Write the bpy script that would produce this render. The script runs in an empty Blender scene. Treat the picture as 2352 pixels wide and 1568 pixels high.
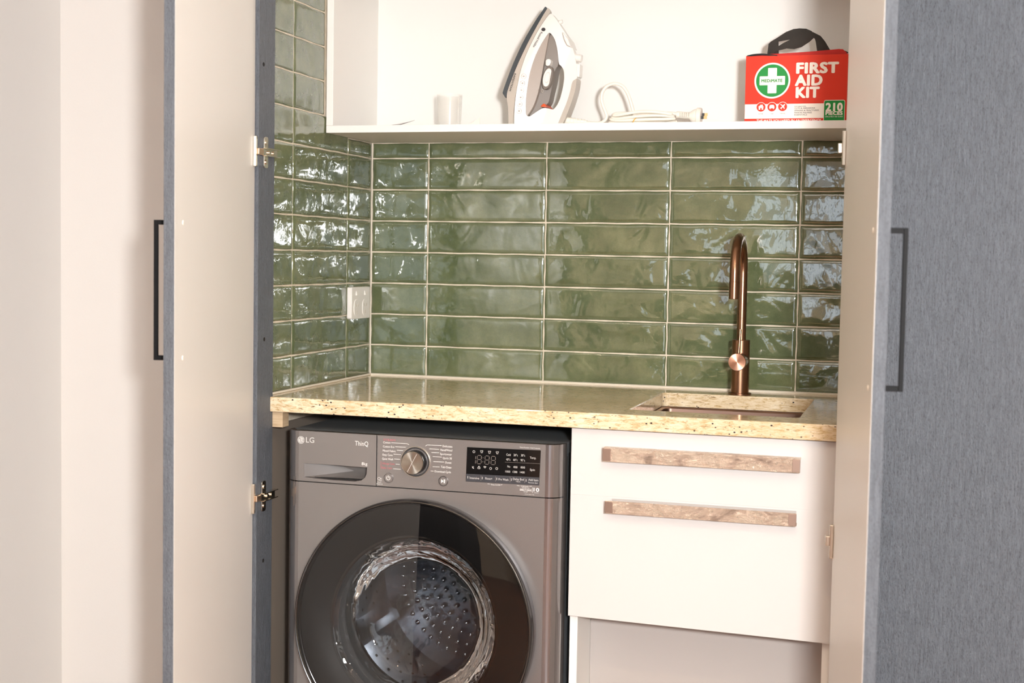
import bpy, bmesh, math, random
from mathutils import Vector, Matrix, geometry
random.seed(7)
S = bpy.context.scene
COL = S.collection
R = math.radians

# ------------------------------------------------------------------ camera
IMW, IMH, FPX = 2352.0, 1568.0, 3180.19
CAM = Vector((1.3328, -3.2496, 0.3051))
_yaw, _pit, _rol = 0.2870, 0.0613, 0.0177
FWD = Vector((-math.sin(_yaw)*math.cos(_pit), math.cos(_yaw)*math.cos(_pit), -math.sin(_pit)))
_r0 = Vector((math.cos(_yaw), math.sin(_yaw), 0)); _u0 = _r0.cross(FWD)
RGT = math.cos(_rol)*_r0 + math.sin(_rol)*_u0
UPV = -math.sin(_rol)*_r0 + math.cos(_rol)*_u0
cd = bpy.data.cameras.new('camera'); cam = bpy.data.objects.new('camera', cd); COL.objects.link(cam)
M = Matrix((RGT, UPV, -FWD)).transposed().to_4x4(); M.translation = CAM
cam.matrix_world = M
cd.sensor_width = 36.0; cd.lens = FPX/IMW*36.0; cd.clip_start = 0.05
cd.dof.use_dof = True; cd.dof.focus_distance = 2.95; cd.dof.aperture_fstop = 5.0
S.camera = cam
def ray(u, v): return FWD + RGT*((u-IMW/2)/FPX) - UPV*((v-IMH/2)/FPX)
def at(u, v, Y):                       # a point of the photograph on the vertical plane y = Y
    d = ray(u, v); return CAM + d*((Y-CAM.y)/d.y)
def mpp(Y, u=1100, v=900):             # metres per pixel on that plane
    return (at(u, v, Y)-CAM).dot(FWD)/FPX

# ------------------------------------------------------------------ world, exposure
wd = bpy.data.worlds.new('world'); S.world = wd; wd.use_nodes = True
wd.node_tree.nodes['Background'].inputs[0].default_value = (0.75, 0.85, 1.0, 1)
wd.node_tree.nodes['Background'].inputs[1].default_value = 0.6
S.view_settings.view_transform = 'Standard'; S.view_settings.look = 'None'
S.view_settings.gamma = 1.0; S.view_settings.use_curve_mapping = False
S.view_settings.exposure = -0.08
WINDOW_DOOR_L, WINDOW_SIDE_L, WINDOW_KITCHEN_L = 3.6, 3.0, 4.0
LAMP_L = 1420.0
DOWNLIGHT_W = 11.0
FLOOR, CEIL = -0.913, 1.56

# ------------------------------------------------------------------ materials
def lin(*c): return tuple(((x/255)/12.92 if x/255 <= .04045 else (((x/255)+.055)/1.055)**2.4) for x in c) + (1,)
class NT:
    def __init__(s, name):
        s.m = bpy.data.materials.new(name); s.m.use_nodes = True; s.t = s.m.node_tree
        s.b = s.t.nodes['Principled BSDF']; s.o = s.t.nodes['Material Output']
    def n(s, ty, **k):
        x = s.t.nodes.new('ShaderNode'+ty)
        for a, v in k.items():
            if a.startswith('i_'): x.inputs[a[2:].replace('_', ' ')].default_value = v
            else: setattr(x, a, v)
        return x
    def l(s, a, b): s.t.links.new(a, b)
    def set(s, **k):
        for a, v in k.items(): s.b.inputs[a.replace('_', ' ')].default_value = v
        return s
    def coord(s, scale=(1, 1, 1), kind='Object', rot=(0, 0, 0)):
        c = s.n('TexCoord'); m = s.n('Mapping'); m.inputs['Scale'].default_value = scale; m.inputs['Rotation'].default_value = rot
        s.l(c.outputs[kind], m.inputs['Vector']); return m.outputs[0]
    def noise(s, vec, scale, detail=3, rough=.5, dist=0):
        x = s.n('TexNoise'); x.inputs['Scale'].default_value = scale; x.inputs['Detail'].default_value = detail
        x.inputs['Roughness'].default_value = rough; x.inputs['Distortion'].default_value = dist
        s.l(vec, x.inputs['Vector']); return x.outputs['Fac']
    def ramp(s, fac, stops):
        r = s.n('ValToRGB'); e = r.color_ramp.elements
        e[0].position, e[0].color = stops[0]; e[1].position, e[1].color = stops[-1]
        for p, c in stops[1:-1]: k = e.new(p); k.color = c
        s.l(fac, r.inputs[0]); return r.outputs[0]
    def mix(s, fac, a, b, blend='MIX'):
        x = s.n('Mix', data_type='RGBA', blend_type=blend)
        for sock, val in ((x.inputs[0], fac), (x.inputs[6], a), (x.inputs[7], b)):
            if hasattr(val, 'is_output'): s.l(val, sock)
            else: sock.default_value = val
        return x.outputs[2]
    def bump(s, h, strength, dist=.01):
        x = s.n('Bump'); x.inputs['Strength'].default_value = strength; x.inputs['Distance'].default_value = dist
        s.l(h, x.inputs['Height']); s.l(x.outputs[0], s.b.inputs['Normal']); return x
def simple(name, col, rough=.5, metal=0., spec=.5, **k):
    t = NT(name).set(Base_Color=col, Roughness=rough, Metallic=metal, Specular_IOR_Level=spec, **k); return t.m
G = {}
def mk():
    # white boards, plaster
    t = NT('white_melamine').set(Roughness=.42, Base_Color=lin(233, 230, 224)); v = t.coord(); t.bump(t.noise(v, 900, 2), .03, .001); G['white'] = t.m
    t = NT('white_gloss_front').set(Roughness=.32, Base_Color=lin(207, 203, 199)); G['front'] = t.m
    t = NT('door_inner_laminate').set(Roughness=.4, Base_Color=lin(233, 229, 222)); v = t.coord(); t.bump(t.noise(v, 700, 2), .04, .001); G['inner'] = t.m
    t = NT('plaster_paint').set(Roughness=.75, Base_Color=lin(214, 209, 203)); v = t.coord(); t.bump(t.noise(v, 220, 4), .08, .002); G['plaster'] = t.m
    t = NT('room_paint').set(Roughness=.8, Base_Color=lin(212, 202, 186)); G['room'] = t.m
    t = NT('grout').set(Roughness=.85); v = t.coord(); t.l(t.ramp(t.noise(v, 60, 4), [(.3, lin(206, 193, 171)), (.7, lin(224, 213, 194))]), t.b.inputs['Base Color']); G['grout'] = t.m
    G['greyboard'] = simple('grey_board', lin(176, 168, 162), .6)
    G['brownsheet'] = simple('brown_sheet', lin(124, 112, 100), .7)
    G['silicone'] = simple('silicone', lin(226, 216, 198), .5)
    # glazed tile
    t = NT('green_glazed_tile').set(Roughness=.05, IOR=1.75, Specular_IOR_Level=.5, Coat_Weight=.5, Coat_Roughness=.02, Coat_IOR=1.6)
    oi = t.n('ObjectInfo'); c = t.n('TexCoord'); add = t.n('VectorMath', operation='ADD'); t.l(c.outputs['Object'], add.inputs[0])
    sc = t.n('VectorMath', operation='SCALE'); sc.inputs['Scale'].default_value = 7.0
    cmb = t.n('CombineXYZ'); 
    for i in range(3): t.l(oi.outputs['Random'], cmb.inputs[i])
    t.l(cmb.outputs[0], sc.inputs[0]); t.l(sc.outputs[0], add.inputs[1]); v = add.outputs[0]
    n1 = t.noise(v, 14, 4, .6); base = t.ramp(n1, [(.3, lin(82, 92, 64)), (.55, lin(98, 106, 76)), (.75, lin(114, 119, 88))])
    tone = t.ramp(oi.outputs['Random'], [(0, (.88, .92, .88, 1)), (.5, (1, 1, 1, 1)), (1, (1.1, 1.08, 1.02, 1))])
    col = t.mix(1.0, base, tone, 'MULTIPLY')
    fine = t.ramp(t.noise(v, 420, 2), [(.35, (.93, .93, .93, 1)), (.65, (1.05, 1.05, 1.05, 1))])
    t.l(t.mix(1.0, col, fine, 'MULTIPLY'), t.b.inputs['Base Color'])
    w1 = t.noise(v, 11, 2, .4, .7); w2 = t.noise(v, 50, 2, .5, .3)
    mth = t.n('Math', operation='MULTIPLY_ADD'); t.l(w2, mth.inputs[0]); mth.inputs[1].default_value = .09; t.l(w1, mth.inputs[2])
    t.bump(mth.outputs[0], .6, .0075); G['tile'] = t.m
    # granite
    t = NT('cream_granite').set(Roughness=.1, Specular_IOR_Level=.5)
    v = t.coord((.85, 3.2, 3.2), rot=(0, 0, .05)); vv = t.coord((1, 1, 1))
    st = t.noise(v, 60, 8, .72, .6); base = t.ramp(st, [(.28, lin(136, 104, 62)), (.40, lin(198, 172, 130)), (.50, lin(224, 206, 173)), (.64, lin(236, 223, 199))])
    fl = t.ramp(t.noise(t.coord((1, 5, 5)), 60, 5, .7, .6), [(.60, (0, 0, 0, 1)), (.65, (1, 1, 1, 1))])
    c1 = t.mix(fl, base, lin(112, 82, 48))
    cloud = t.ramp(t.noise(vv, 6, 3), [(.35, (0, 0, 0, 1)), (.7, (.45, .45, .45, 1))]); c1 = t.mix(cloud, c1, lin(184, 148, 98))
    vo = t.n('TexVoronoi', feature='F1'); vo.inputs['Scale'].default_value = 125; t.l(t.coord((.7, 1, 1)), vo.inputs['Vector'])
    r = t.ramp(vo.outputs['Distance'], [(.15, (1, 1, 1, 1)), (.24, (0, 0, 0, 1))])
    gate = t.ramp(t.noise(vv, 38, 2), [(.49, (0, 0, 0, 1)), (.55, (1, 1, 1, 1))])
    sp = t.mix(1.0, r, gate, 'MULTIPLY')
    t.l(t.mix(sp, c1, lin(52, 44, 46)), t.b.inputs['Base Color']); G['granite'] = t.m
    # charcoal laminate with vertical grain
    t = NT('charcoal_laminate').set(Roughness=.48, Specular_IOR_Level=.55)
    v = t.coord((60, 60, 6)); g = t.noise(v, 5, 6, .7)
    t.l(t.ramp(g, [(.3, lin(66, 68, 73)), (.7, lin(94, 97, 102))]), t.b.inputs['Base Color'])
    g2 = t.noise(t.coord((150, 150, 46)), 4, 3, .6); g3 = t.n('Math', operation='MULTIPLY_ADD'); t.l(g2, g3.inputs[0]); g3.inputs[1].default_value = 1.2; t.l(g, g3.inputs[2])
    pore = t.ramp(g2, [(.34, (.62, .62, .62, 1)), (.46, (1, 1, 1, 1)), (.62, (1, 1, 1, 1)), (.74, (1.35, 1.35, 1.35, 1))])
    t.l(t.mix(1.0, t.ramp(g, [(.3, lin(76, 80, 86)), (.7, lin(102, 107, 114))]), pore, 'MULTIPLY'), t.b.inputs['Base Color'])
    t.bump(g3.outputs[0], .75, .0026); G['char'] = t.m
    # steels
    t = NT('copper_brushed').set(Metallic=1., Roughness=.27, Base_Color=lin(150, 113, 88)); v = t.coord((300, 300, 3)); t.bump(t.noise(v, 3, 3), .08, .0006); G['copper'] = t.m
    t = NT('copper_disc').set(Metallic=1., Roughness=.33, Base_Color=lin(214, 160, 134), Anisotropic=.85)
    tg = t.n('Tangent', direction_type='RADIAL', axis='Y'); t.l(tg.outputs[0], t.b.inputs['Tangent']); G['copper_disc'] = t.m
    t = NT('gunmetal_sink').set(Metallic=1., Roughness=.32, Base_Color=lin(150, 122, 108)); G['sink'] = t.m
    t = NT('film_covered_copper').set(Metallic=.55, Roughness=.3)
    v = t.coord((1, 1, 1.6)); pa = t.noise(v, 16, 6, .65, .8)
    t.l(t.ramp(pa, [(.34, lin(160, 138, 122)), (.45, lin(208, 184, 164)), (.6, lin(226, 206, 184)), (.75, lin(218, 198, 178))]), t.b.inputs['Base Color'])
    t.l(t.ramp(pa, [(.3, (.5, .5, .5, 1)), (.6, (.18, .18, .18, 1))]), t.b.inputs['Roughness'])
    wr = t.noise(v, 70, 6, .75, 2.0); t.bump(wr, .8, .004); G['film'] = t.m
    G['copper_dull'] = simple('copper_dull', lin(146, 122, 108), .4, .6)
    G['chrome'] = simple('nickel', lin(222, 214, 200), .22, 1.)
    G['hinge_copper'] = simple('hinge_arm_metal', lin(226, 196, 168), .3, 1.)
    G['darkhole'] = simple('dark_hole', lin(24, 22, 20), .8)
    G['blackmetal'] = simple('black_powdercoat', lin(15, 15, 16), .6, 0, .15)
    # washing machine
    t = NT('silver_bronze_panel').set(Metallic=.62, Roughness=.36, Base_Color=lin(140, 137, 135))
    v = t.coord(); fl = t.noise(v, 1500, 1); t.l(t.ramp(fl, [(.3, lin(126, 122, 120)), (.7, lin(154, 149, 147))]), t.b.inputs['Base Color']); G['wm'] = t.m
    G['wm_edge'] = simple('silver_bronze_polished', lin(140, 136, 135), .13, .75)
    t = NT('charcoal_textured_sheet').set(Roughness=.62, Base_Color=lin(92, 96, 98)); v = t.coord(); t.bump(t.noise(v, 900, 2), .35, .001); G['wmside'] = t.m
    G['wm_recess'] = simple('recess_shade', lin(96, 91, 88), .5, .3)  # darker than the panel: shade inside the grip put into the colour
    G['black'] = simple('black_plastic', lin(20, 20, 21), .35)
    G['rimdark'] = simple('dark_chrome_rim', lin(92, 91, 92), .16, .9)
    G['ringblack'] = simple('smoked_ring', lin(30, 30, 31), .5)
    G['displayblack'] = simple('display_glass', lin(22, 21, 21), .06)
    G['keystrip'] = simple('key_strip', lin(66, 67, 71), .18)
    G['rubber'] = simple('grey_rubber', lin(96, 98, 100), .55)
    t = NT('brushed_dial').set(Metallic=1., Roughness=.28, Base_Color=lin(172, 164, 154), Anisotropic=.9); tg = t.n('Tangent', direction_type='RADIAL', axis='Y'); t.l(tg.outputs[0], t.b.inputs['Tangent']); G['dial'] = t.m
    t = NT('stainless_drum').set(Metallic=1., Roughness=.2, Base_Color=lin(196, 200, 206)); G['drum'] = t.m
    G['dialside'] = simple('dial_side', lin(44, 44, 46), .25, .6)
    def clear(name, tint, ior, gl_rough, bumpscale=0, bumpstr=0, mn=0.0):
        t = NT(name); t.t.nodes.remove(t.b)
        tr = t.n('BsdfTransparent'); tr.inputs[0].default_value = tint; gl = t.n('BsdfGlossy'); gl.inputs['Roughness'].default_value = gl_rough
        fr = t.n('Fresnel'); fr.inputs[0].default_value = ior
        if bumpstr:
            b = t.n('Bump'); b.inputs['Strength'].default_value = bumpstr; b.inputs['Distance'].default_value = .01
            t.l(t.noise(t.coord(), bumpscale, 2, .5, .5), b.inputs['Height']); t.l(b.outputs[0], gl.inputs['Normal']); t.l(b.outputs[0], fr.inputs['Normal'])
        fac = fr.outputs[0]
        if mn:
            mx = t.n('Math', operation='MAXIMUM'); mx.inputs[1].default_value = mn; t.l(fac, mx.inputs[0]); fac = mx.outputs[0]
        mi = t.n('MixShader'); t.l(fac, mi.inputs[0]); t.l(tr.outputs[0], mi.inputs[1]); t.l(gl.outputs[0], mi.inputs[2]); t.l(mi.outputs[0], t.o.inputs[0]); return t.m
    G['smoke'] = clear('smoked_cover_glass', (.60, .59, .58, 1), 1.62, .004)
    G['bowl'] = clear('bowl_glass', (.9, .92, .94, 1), 1.6, .01, 20, .3, .11)
    t = NT('frosted_plastic').set(Base_Color=lin(248, 244, 236), Roughness=.2, Alpha=.22); G['frost'] = t.m
    # small things
    G['plastic_white'] = simple('white_plastic', lin(230, 226, 219), .28)
    G['plastic_cream'] = simple('cream_plastic', lin(240, 233, 220), .35)
    G['iron_grey'] = simple('iron_grey', lin(186, 176, 164), .3)
    G['iron_dark'] = simple('soleplate_ceramic', lin(74, 80, 84), .22, .3)
    G['tank'] = simple('smoky_tank', lin(166, 154, 144), .45)
    G['tank_dark'] = simple('smoky_tank_dark', lin(126, 117, 109), .55)
    G['orange'] = simple('orange_lamp', lin(226, 84, 38), .25)
    G['cord'] = simple('woven_cord', lin(240, 232, 218), .75)
    G['brass'] = simple('brass_pin', lin(206, 178, 128), .3, 1.)
    G['tie'] = simple('twist_tie', lin(214, 168, 76), .5)
    G['red'] = simple('red_card', lin(214, 46, 12), .55, 0, .3)
    G['redbag'] = simple('red_bag_fabric', lin(190, 30, 18), .7)
    G['cardwhite'] = simple('card_white', lin(246, 236, 222), .4)
    G['cardedge'] = simple('card_inside', lin(214, 178, 150), .7)
    G['green'] = simple('print_green', lin(10, 136, 50), .5, 0, .3)
    G['inkgrey'] = simple('ink_grey', lin(96, 78, 66), .5)
    t = NT('black_webbing').set(Roughness=.8, Base_Color=lin(46, 42, 38))
    wv = t.n('TexWave', wave_type='BANDS', bands_direction='DIAGONAL'); wv.inputs['Scale'].default_value = 260; t.l(t.coord(), wv.inputs['Vector'])
    t.l(t.ramp(wv.outputs['Fac'], [(.3, lin(34, 31, 28)), (.7, lin(66, 60, 53))]), t.b.inputs['Base Color']); t.bump(wv.outputs['Fac'], .5, .001); G['web'] = t.m
    G['piping'] = simple('black_piping', lin(28, 25, 23), .6)
    G['ink_white'] = simple('print_white', lin(236, 234, 230), .4)
    G['ink_silver'] = simple('print_silver', lin(214, 212, 208), .35, .2)
    G['ink_pink'] = simple('print_pink', lin(196, 110, 116), .45)
    G['ink_black'] = simple('print_black', lin(40, 38, 38), .45)
    G['ink_dim'] = simple('print_dim', lin(120, 112, 106), .45)
    G['ink_soft'] = simple('print_soft_grey', lin(196, 186, 172), .5)
    G['lilac'] = simple('lilac_paper', lin(206, 198, 200), .6)
    t = NT('pine_batten').set(Roughness=.6); v = t.coord((6, 6, 60)); t.l(t.ramp(t.noise(v, 4, 4), [(.3, lin(176, 150, 118)), (.7, lin(206, 184, 152))]), t.b.inputs['Base Color']); G['pine'] = t.m
    t = NT('timber_floor').set(Roughness=.35); v = t.coord((14, 1.6, 1)); t.l(t.ramp(t.noise(v, 5, 5), [(.3, lin(78, 44, 26)), (.7, lin(132, 80, 48))]), t.b.inputs['Base Color']); G['floor'] = t.m
    G['ceil'] = simple('ceiling_paint', lin(236, 230, 220), .8)
    G['darkroom'] = simple('dark_joinery', lin(30, 27, 25), .5)
    G['alu'] = simple('window_frame_alu', lin(70, 72, 76), .4, .5)
    def emis(name, col, s):
        t = NT(name); t.t.nodes.remove(t.b); e = t.n('Emission'); e.inputs[0].default_value = col; e.inputs[1].default_value = s; t.l(e.outputs[0], t.o.inputs[0]); return t.m
    G['sky_door'] = emis('daylight_pane', (.84, .92, 1.0, 1), WINDOW_DOOR_L)
    G['sky_side'] = emis('daylight_pane_side', (1.0, .97, .93, 1), WINDOW_SIDE_L)
    G['sky_kit'] = emis('daylight_pane_kitchen', (.84, .92, 1.0, 1), WINDOW_KITCHEN_L)
    G['globe'] = emis('lamp_globe', (.975, .985, 1.0, 1), LAMP_L)
    G['led'] = emis('warm_led', (1.0, .80, .56, 1), 30.)
mk()

# ------------------------------------------------------------------ mesh helpers
class MB:
    def __init__(s): s.v, s.f = [], []
    def add(s, vs, fs):
        b = len(s.v); s.v += [Vector(p) for p in vs]; s.f += [tuple(b+i for i in f) for f in fs]; return s
    def box(s, x0, x1, y0, y1, z0, z1):
        return s.add([(x, y, z) for x in (x0, x1) for y in (y0, y1) for z in (z0, z1)],
                     [(0, 1, 3, 2), (4, 6, 7, 5), (0, 4, 5, 1), (2, 3, 7, 6), (0, 2, 6, 4), (1, 5, 7, 3)])
    def cyl(s, a, b, r, r2=None, n=24, caps=True):
        a, b = Vector(a), Vector(b); r2 = r if r2 is None else r2; d = (b-a).normalized()
        u = d.orthogonal().normalized(); w = d.cross(u); vs, fs = [], []
        for p, q in ((a, r), (b, r2)): vs += [p+(u*math.cos(2*math.pi*i/n)+w*math.sin(2*math.pi*i/n))*q for i in range(n)]
        fs = [(i, (i+1) % n, n+(i+1) % n, n+i) for i in range(n)]
        if caps: fs += [tuple(range(n))[::-1], tuple(range(n, 2*n))]
        return s.add(vs, fs)
    def tube(s, pts, r, n=8, caps=True, smooth=0):
        pts = [Vector(p) for p in pts]
        for _ in range(smooth):
            q = [pts[0]]
            for a, b in zip(pts, pts[1:]): q += [a*.75+b*.25, a*.25+b*.75]
            pts = q+[pts[-1]]
        vs, fs = [], []; up = None; m = len(pts)
        for i, p in enumerate(pts):
            d = (pts[min(i+1, m-1)]-pts[max(i-1, 0)]).normalized()
            if up is None: up = d.orthogonal().normalized()
            up = (up-d*up.dot(d)); up = up.normalized() if up.length > 1e-6 else d.orthogonal().normalized()
            w = d.cross(up); rr = r(i/(m-1)) if callable(r) else r
            vs += [p+(up*math.cos(2*math.pi*k/n)+w*math.sin(2*math.pi*k/n))*rr for k in range(n)]
        for i in range(m-1): fs += [(i*n+k, i*n+(k+1) % n, (i+1)*n+(k+1) % n, (i+1)*n+k) for k in range(n)]
        if caps: fs += [tuple(range(n))[::-1], tuple(range((m-1)*n, m*n))]
        return s.add(vs, fs)
    def lathe(s, prof, c, n=64, axis='y', close=False):
        vs, fs = [], []; m = len(prof); c = Vector(c)
        for i in range(n):
            a = 2*math.pi*i/n; ca, sa = math.cos(a), math.sin(a)
            for r, h in prof: vs.append(c+(Vector((r*ca, h, r*sa)) if axis == 'y' else Vector((r*ca, r*sa, h))))
        for i in range(n):
            j = (i+1) % n
            for k in range(m-1): fs.append((i*m+k, j*m+k, j*m+k+1, i*m+k+1))
            if close: fs.append((i*m+m-1, j*m+m-1, j*m, i*m))
        return s.add(vs, fs)
    def prism(s, loops, yf, yb):          # loops of (x, z); yf / yb a number or function of (x, z)
        F = yf if callable(yf) else (lambda x, z: yf); B = yb if callable(yb) else (lambda x, z: yb)
        flat = [p for l in loops for p in l]; n = len(flat)
        tri = geometry.tessellate_polygon([[Vector((x, z, 0)) for x, z in l] for l in loops])
        vs = [(x, F(x, z), z) for x, z in flat]+[(x, B(x, z), z) for x, z in flat]
        fs = [tuple(t) for t in tri]+[tuple(i+n for i in t)[::-1] for t in tri]; b = 0
        for l in loops:
            k = len(l); fs += [(b+i, b+(i+1) % k, n+b+(i+1) % k, n+b+i) for i in range(k)]; b += k
        return s.add(vs, fs)
    def relief(s, loops, yf, yb, step=.004):   # like prism, with inner points so that the caps can curve
        from mathutils.geometry import delaunay_2d_cdt
        def dens(l):
            l = [Vector(p) for p in l]; o = []
            for _ in range(2):
                q = []
                for i, a in enumerate(l):
                    b = l[(i+1) % len(l)]; q += [a*.8+b*.2, a*.2+b*.8]
                l = q
            for i, a in enumerate(l):
                b = l[(i+1) % len(l)]; n = max(1, int((b-a).length/step)); o += [a+(b-a)*(k/n) for k in range(n)]
            return o
        loops = [dens(l) for l in loops]
        pts = [p for l in loops for p in l]; ed = []; b0 = 0
        for l in loops: k = len(l); ed += [(b0+i, b0+(i+1) % k) for i in range(k)]; b0 += k
        x0, x1 = min(p.x for p in pts), max(p.x for p in pts); z0, z1 = min(p.y for p in pts), max(p.y for p in pts)
        grid = []; r = 0
        z = z0+step
        while z < z1:
            x = x0+step*(.5+.5*(r % 2))
            while x < x1:
                q = Vector((x, z))
                if min((q-p).length_squared for p in pts) > (step*.6)**2: grid.append(q)
                x += step
            z += step*.87; r += 1
        vo, eo, fo, _, _, _ = delaunay_2d_cdt(pts+grid, ed, [], 0, 1e-7)
        def inside(x, z):
            c = False
            for l in loops:
                for i, a in enumerate(l):
                    b = l[i-1]
                    if (a.y > z) != (b.y > z) and x < (b.x-a.x)*(z-a.y)/(b.y-a.y)+a.x: c = not c
            return c
        fo = [f for f in fo if inside(sum(vo[i].x for i in f)/len(f), sum(vo[i].y for i in f)/len(f))]
        n = len(vo); vs = [(p.x, yf(p.x, p.y), p.y) for p in vo]+[(p.x, yb(p.x, p.y), p.y) for p in vo]
        cnt = {}
        for f in fo:
            for i in range(len(f)):
                e = tuple(sorted((f[i], f[(i+1) % len(f)]))); cnt[e] = cnt.get(e, 0)+1
        fs = [tuple(f) for f in fo]+[tuple(i+n for i in f)[::-1] for f in fo]+[(a, b, b+n, a+n) for (a, b), c in cnt.items() if c == 1]
        used = sorted({i for f in fs for i in f}); mp = {v: i for i, v in enumerate(used)}
        return s.add([vs[i] for i in used], [tuple(mp[i] for i in f) for f in fs])
    def map(s, fn): s.v = [fn(p) for p in s.v]; return s
    def build(s, name, mat, parent=None, smooth=None, bevel=0, seg=2, fix=True):
        me = bpy.data.meshes.new(name)
        inv = parent.matrix_world.inverted() if parent else Matrix.Identity(4)
        org = Vector((0, 0, 0))
        if parent is None:
            org = Vector((sum(p.x for p in s.v)/len(s.v), sum(p.y for p in s.v)/len(s.v), min(p.z for p in s.v)))
        me.from_pydata([inv @ p-org for p in s.v], [], s.f); me.update()
        if fix:
            bm = bmesh.new(); bm.from_mesh(me); bmesh.ops.recalc_face_normals(bm, faces=bm.faces); bm.to_mesh(me); bm.free()
        if smooth: me.shade_smooth(); me.set_sharp_from_angle(angle=R(smooth))
        me.materials.append(G[mat])
        o = bpy.data.objects.new(name, me); COL.objects.link(o); o.location = org
        o.matrix_world = Matrix.Translation(org)
        if parent: o.parent = parent; o.location = (0, 0, 0); o.matrix_world = parent.matrix_world.copy()
        if parent and any(w in name for w in ('lettering', 'small_print', 'digits', 'pin_slots', 'boot_ribs', 'strain_slots', 'symbol', 'brand_logo', 'arm_screws', 'emblem_line', 'bag_piping')): o['kind'] = 'stuff'
        if bevel:
            m = o.modifiers.new('bevel', 'BEVEL'); m.width = bevel; m.segments = seg; m.limit_method = 'ANGLE'; m.angle_limit = R(50)
        return o
def bx(*a): return MB().box(*a)
def tag(o, label=None, cat=None, group=None, kind=None):
    for k, v in (('label', label), ('category', cat), ('group', group), ('kind', kind)):
        if v: o[k] = v
    return o
def thing(name, loc, label, cat, rz=0, group=None):
    o = bpy.data.objects.new(name, None); COL.objects.link(o); o.empty_display_size = .05
    o.matrix_world = Matrix.Translation(Vector(loc)) @ Matrix.Rotation(rz, 4, 'Z')
    return tag(o, label, cat, group)
def circ(cx, cz, r, n=40, rz=None): return [(cx+r*math.cos(2*math.pi*i/n), cz+(rz or r)*math.sin(2*math.pi*i/n)) for i in range(n)]
def rrect(x0, x1, z0, z1, r, n=5):
    p = []
    for cx, cz, a0 in ((x1-r, z1-r, 0), (x0+r, z1-r, 90), (x0+r, z0+r, 180), (x1-r, z0+r, 270)):
        p += [(cx+r*math.cos(R(a0+90*i/n)), cz+r*math.sin(R(a0+90*i/n))) for i in range(n+1)]
    return p
def font_mesh(s, off=0.0):
    c = bpy.data.curves.new('t', 'FONT'); c.body = s; c.resolution_u = 3; c.fill_mode = 'FRONT'
    if off: c.space_character = 1.0+off*1.6
    o = bpy.data.objects.new('t', c); COL.objects.link(o)
    dg = bpy.context.evaluated_depsgraph_get(); me = bpy.data.meshes.new_from_object(o.evaluated_get(dg))
    v = [Vector(p.co) for p in me.vertices]; f = [tuple(p.vertices) for p in me.polygons]
    bpy.data.objects.remove(o); bpy.data.curves.remove(c); bpy.data.meshes.remove(me)
    if off:                                  # bold: the strokes widened by shifted copies
        n = len(v); V, F = [], []
        for k, (dx, dy) in enumerate(((-1, 0), (1, 0), (0, .8), (0, -.8), (-.7, .6), (.7, .6), (.7, -.6), (-.7, -.6))):
            V += [p+Vector((dx*off, dy*off, k*.00002)) for p in v]; F += [tuple(i+k*n for i in q) for q in f]
        v, f = V, F
    return v, f
CAPH = max(p.y for p in font_mesh('H')[0])
def text(mb, s, u0, u1, v, cap, Y, bold=0.0, lift=.0006):
    """lettering on the plane y = Y: left / right edge, baseline and cap height read off the photograph"""
    vs, fs = font_mesh(s, bold); p0 = at(u0, v, Y); p1 = at(u1, v, Y)
    a = min(p.x for p in vs); b = max(p.x for p in vs); sx = (p1.x-p0.x)/(b-a); sz = cap*mpp(Y, u0, v)/CAPH
    mb.add([(p0.x+(p.x-a)*sx, Y-lift-p.z, p0.z+p.y*sz) for p in vs], fs); return mb
def line(mb, pts, w, Y, lift=.0006):     # thin printed line through photograph points
    P = [at(u, v, Y) for u, v in pts]; h = w*mpp(Y)/2
    for a, b in zip(P, P[1:]):
        d = Vector((b.x-a.x, 0, b.z-a.z)).normalized(); n = Vector((-d.z, 0, d.x))*h; o = Vector((0, -lift, 0))
        mb.add([a+n+o, b+n+o, b-n+o, a-n+o], [(0, 1, 2, 3)])
    return mb
def poly_at(pts, Y): return [((q := at(u, v, Y)).x, q.z) for u, v in pts]

# ------------------------------------------------------------------ setting: shell of the place
def struct(name, mb, mat, label=None, **k): return tag(mb.build(name, mat, None, **k), label, None, None, 'structure')
BENCH_D, BENCH_T = .598, .0315
CAB_F, CAB_B = -.287, .582
wall_back = struct('wall_back', bx(-.1, 1.3, .0028, .1, FLOOR, CEIL), 'grout', 'tiled back wall of the laundry niche with cream grout')
wall_left = struct('wall_left', bx(-.1, -.0028, -.585, .0028, FLOOR, CEIL), 'grout', 'tiled left wall of the laundry niche')
struct('wall_right', bx(1.2, 1.215, -.64, .0028, FLOOR, CEIL), 'plaster')
struct('wall_front', MB().box(-.462, -.045, -.64, -.54, FLOOR, CEIL).box(-.1, -.045, -.54, -.586, FLOOR, CEIL), 'plaster', 'cream painted wall beside the cupboard')
struct('wall_return', bx(-.562, -.462, -1.5, -.54, FLOOR, CEIL), 'plaster', 'cream painted wall return at the left')
struct('wall_side', bx(-3.0, -.562, -1.5, -1.4, FLOOR, CEIL), 'room')
struct('wall_far_left', bx(-3.1, -3.0, -7.0, -1.4, FLOOR, CEIL), 'room')
struct('wall_far_right', bx(4.4, 4.5, -7.0, -.5, FLOOR, CEIL), 'room')
struct('wall_opposite', bx(-3.1, 4.5, -7.1, -7.0, FLOOR, CEIL), 'room')
struct('wall_front_right', bx(1.93, 4.5, -.64, -.5, FLOOR, CEIL), 'plaster')
struct('floor', bx(-3.1, 4.5, -7.1, .1, FLOOR-.05, FLOOR), 'floor', 'brown timber floor')
struct('ceiling', bx(-3.1, 4.5, -7.1, .1, CEIL, CEIL+.05), 'ceil')

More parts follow.
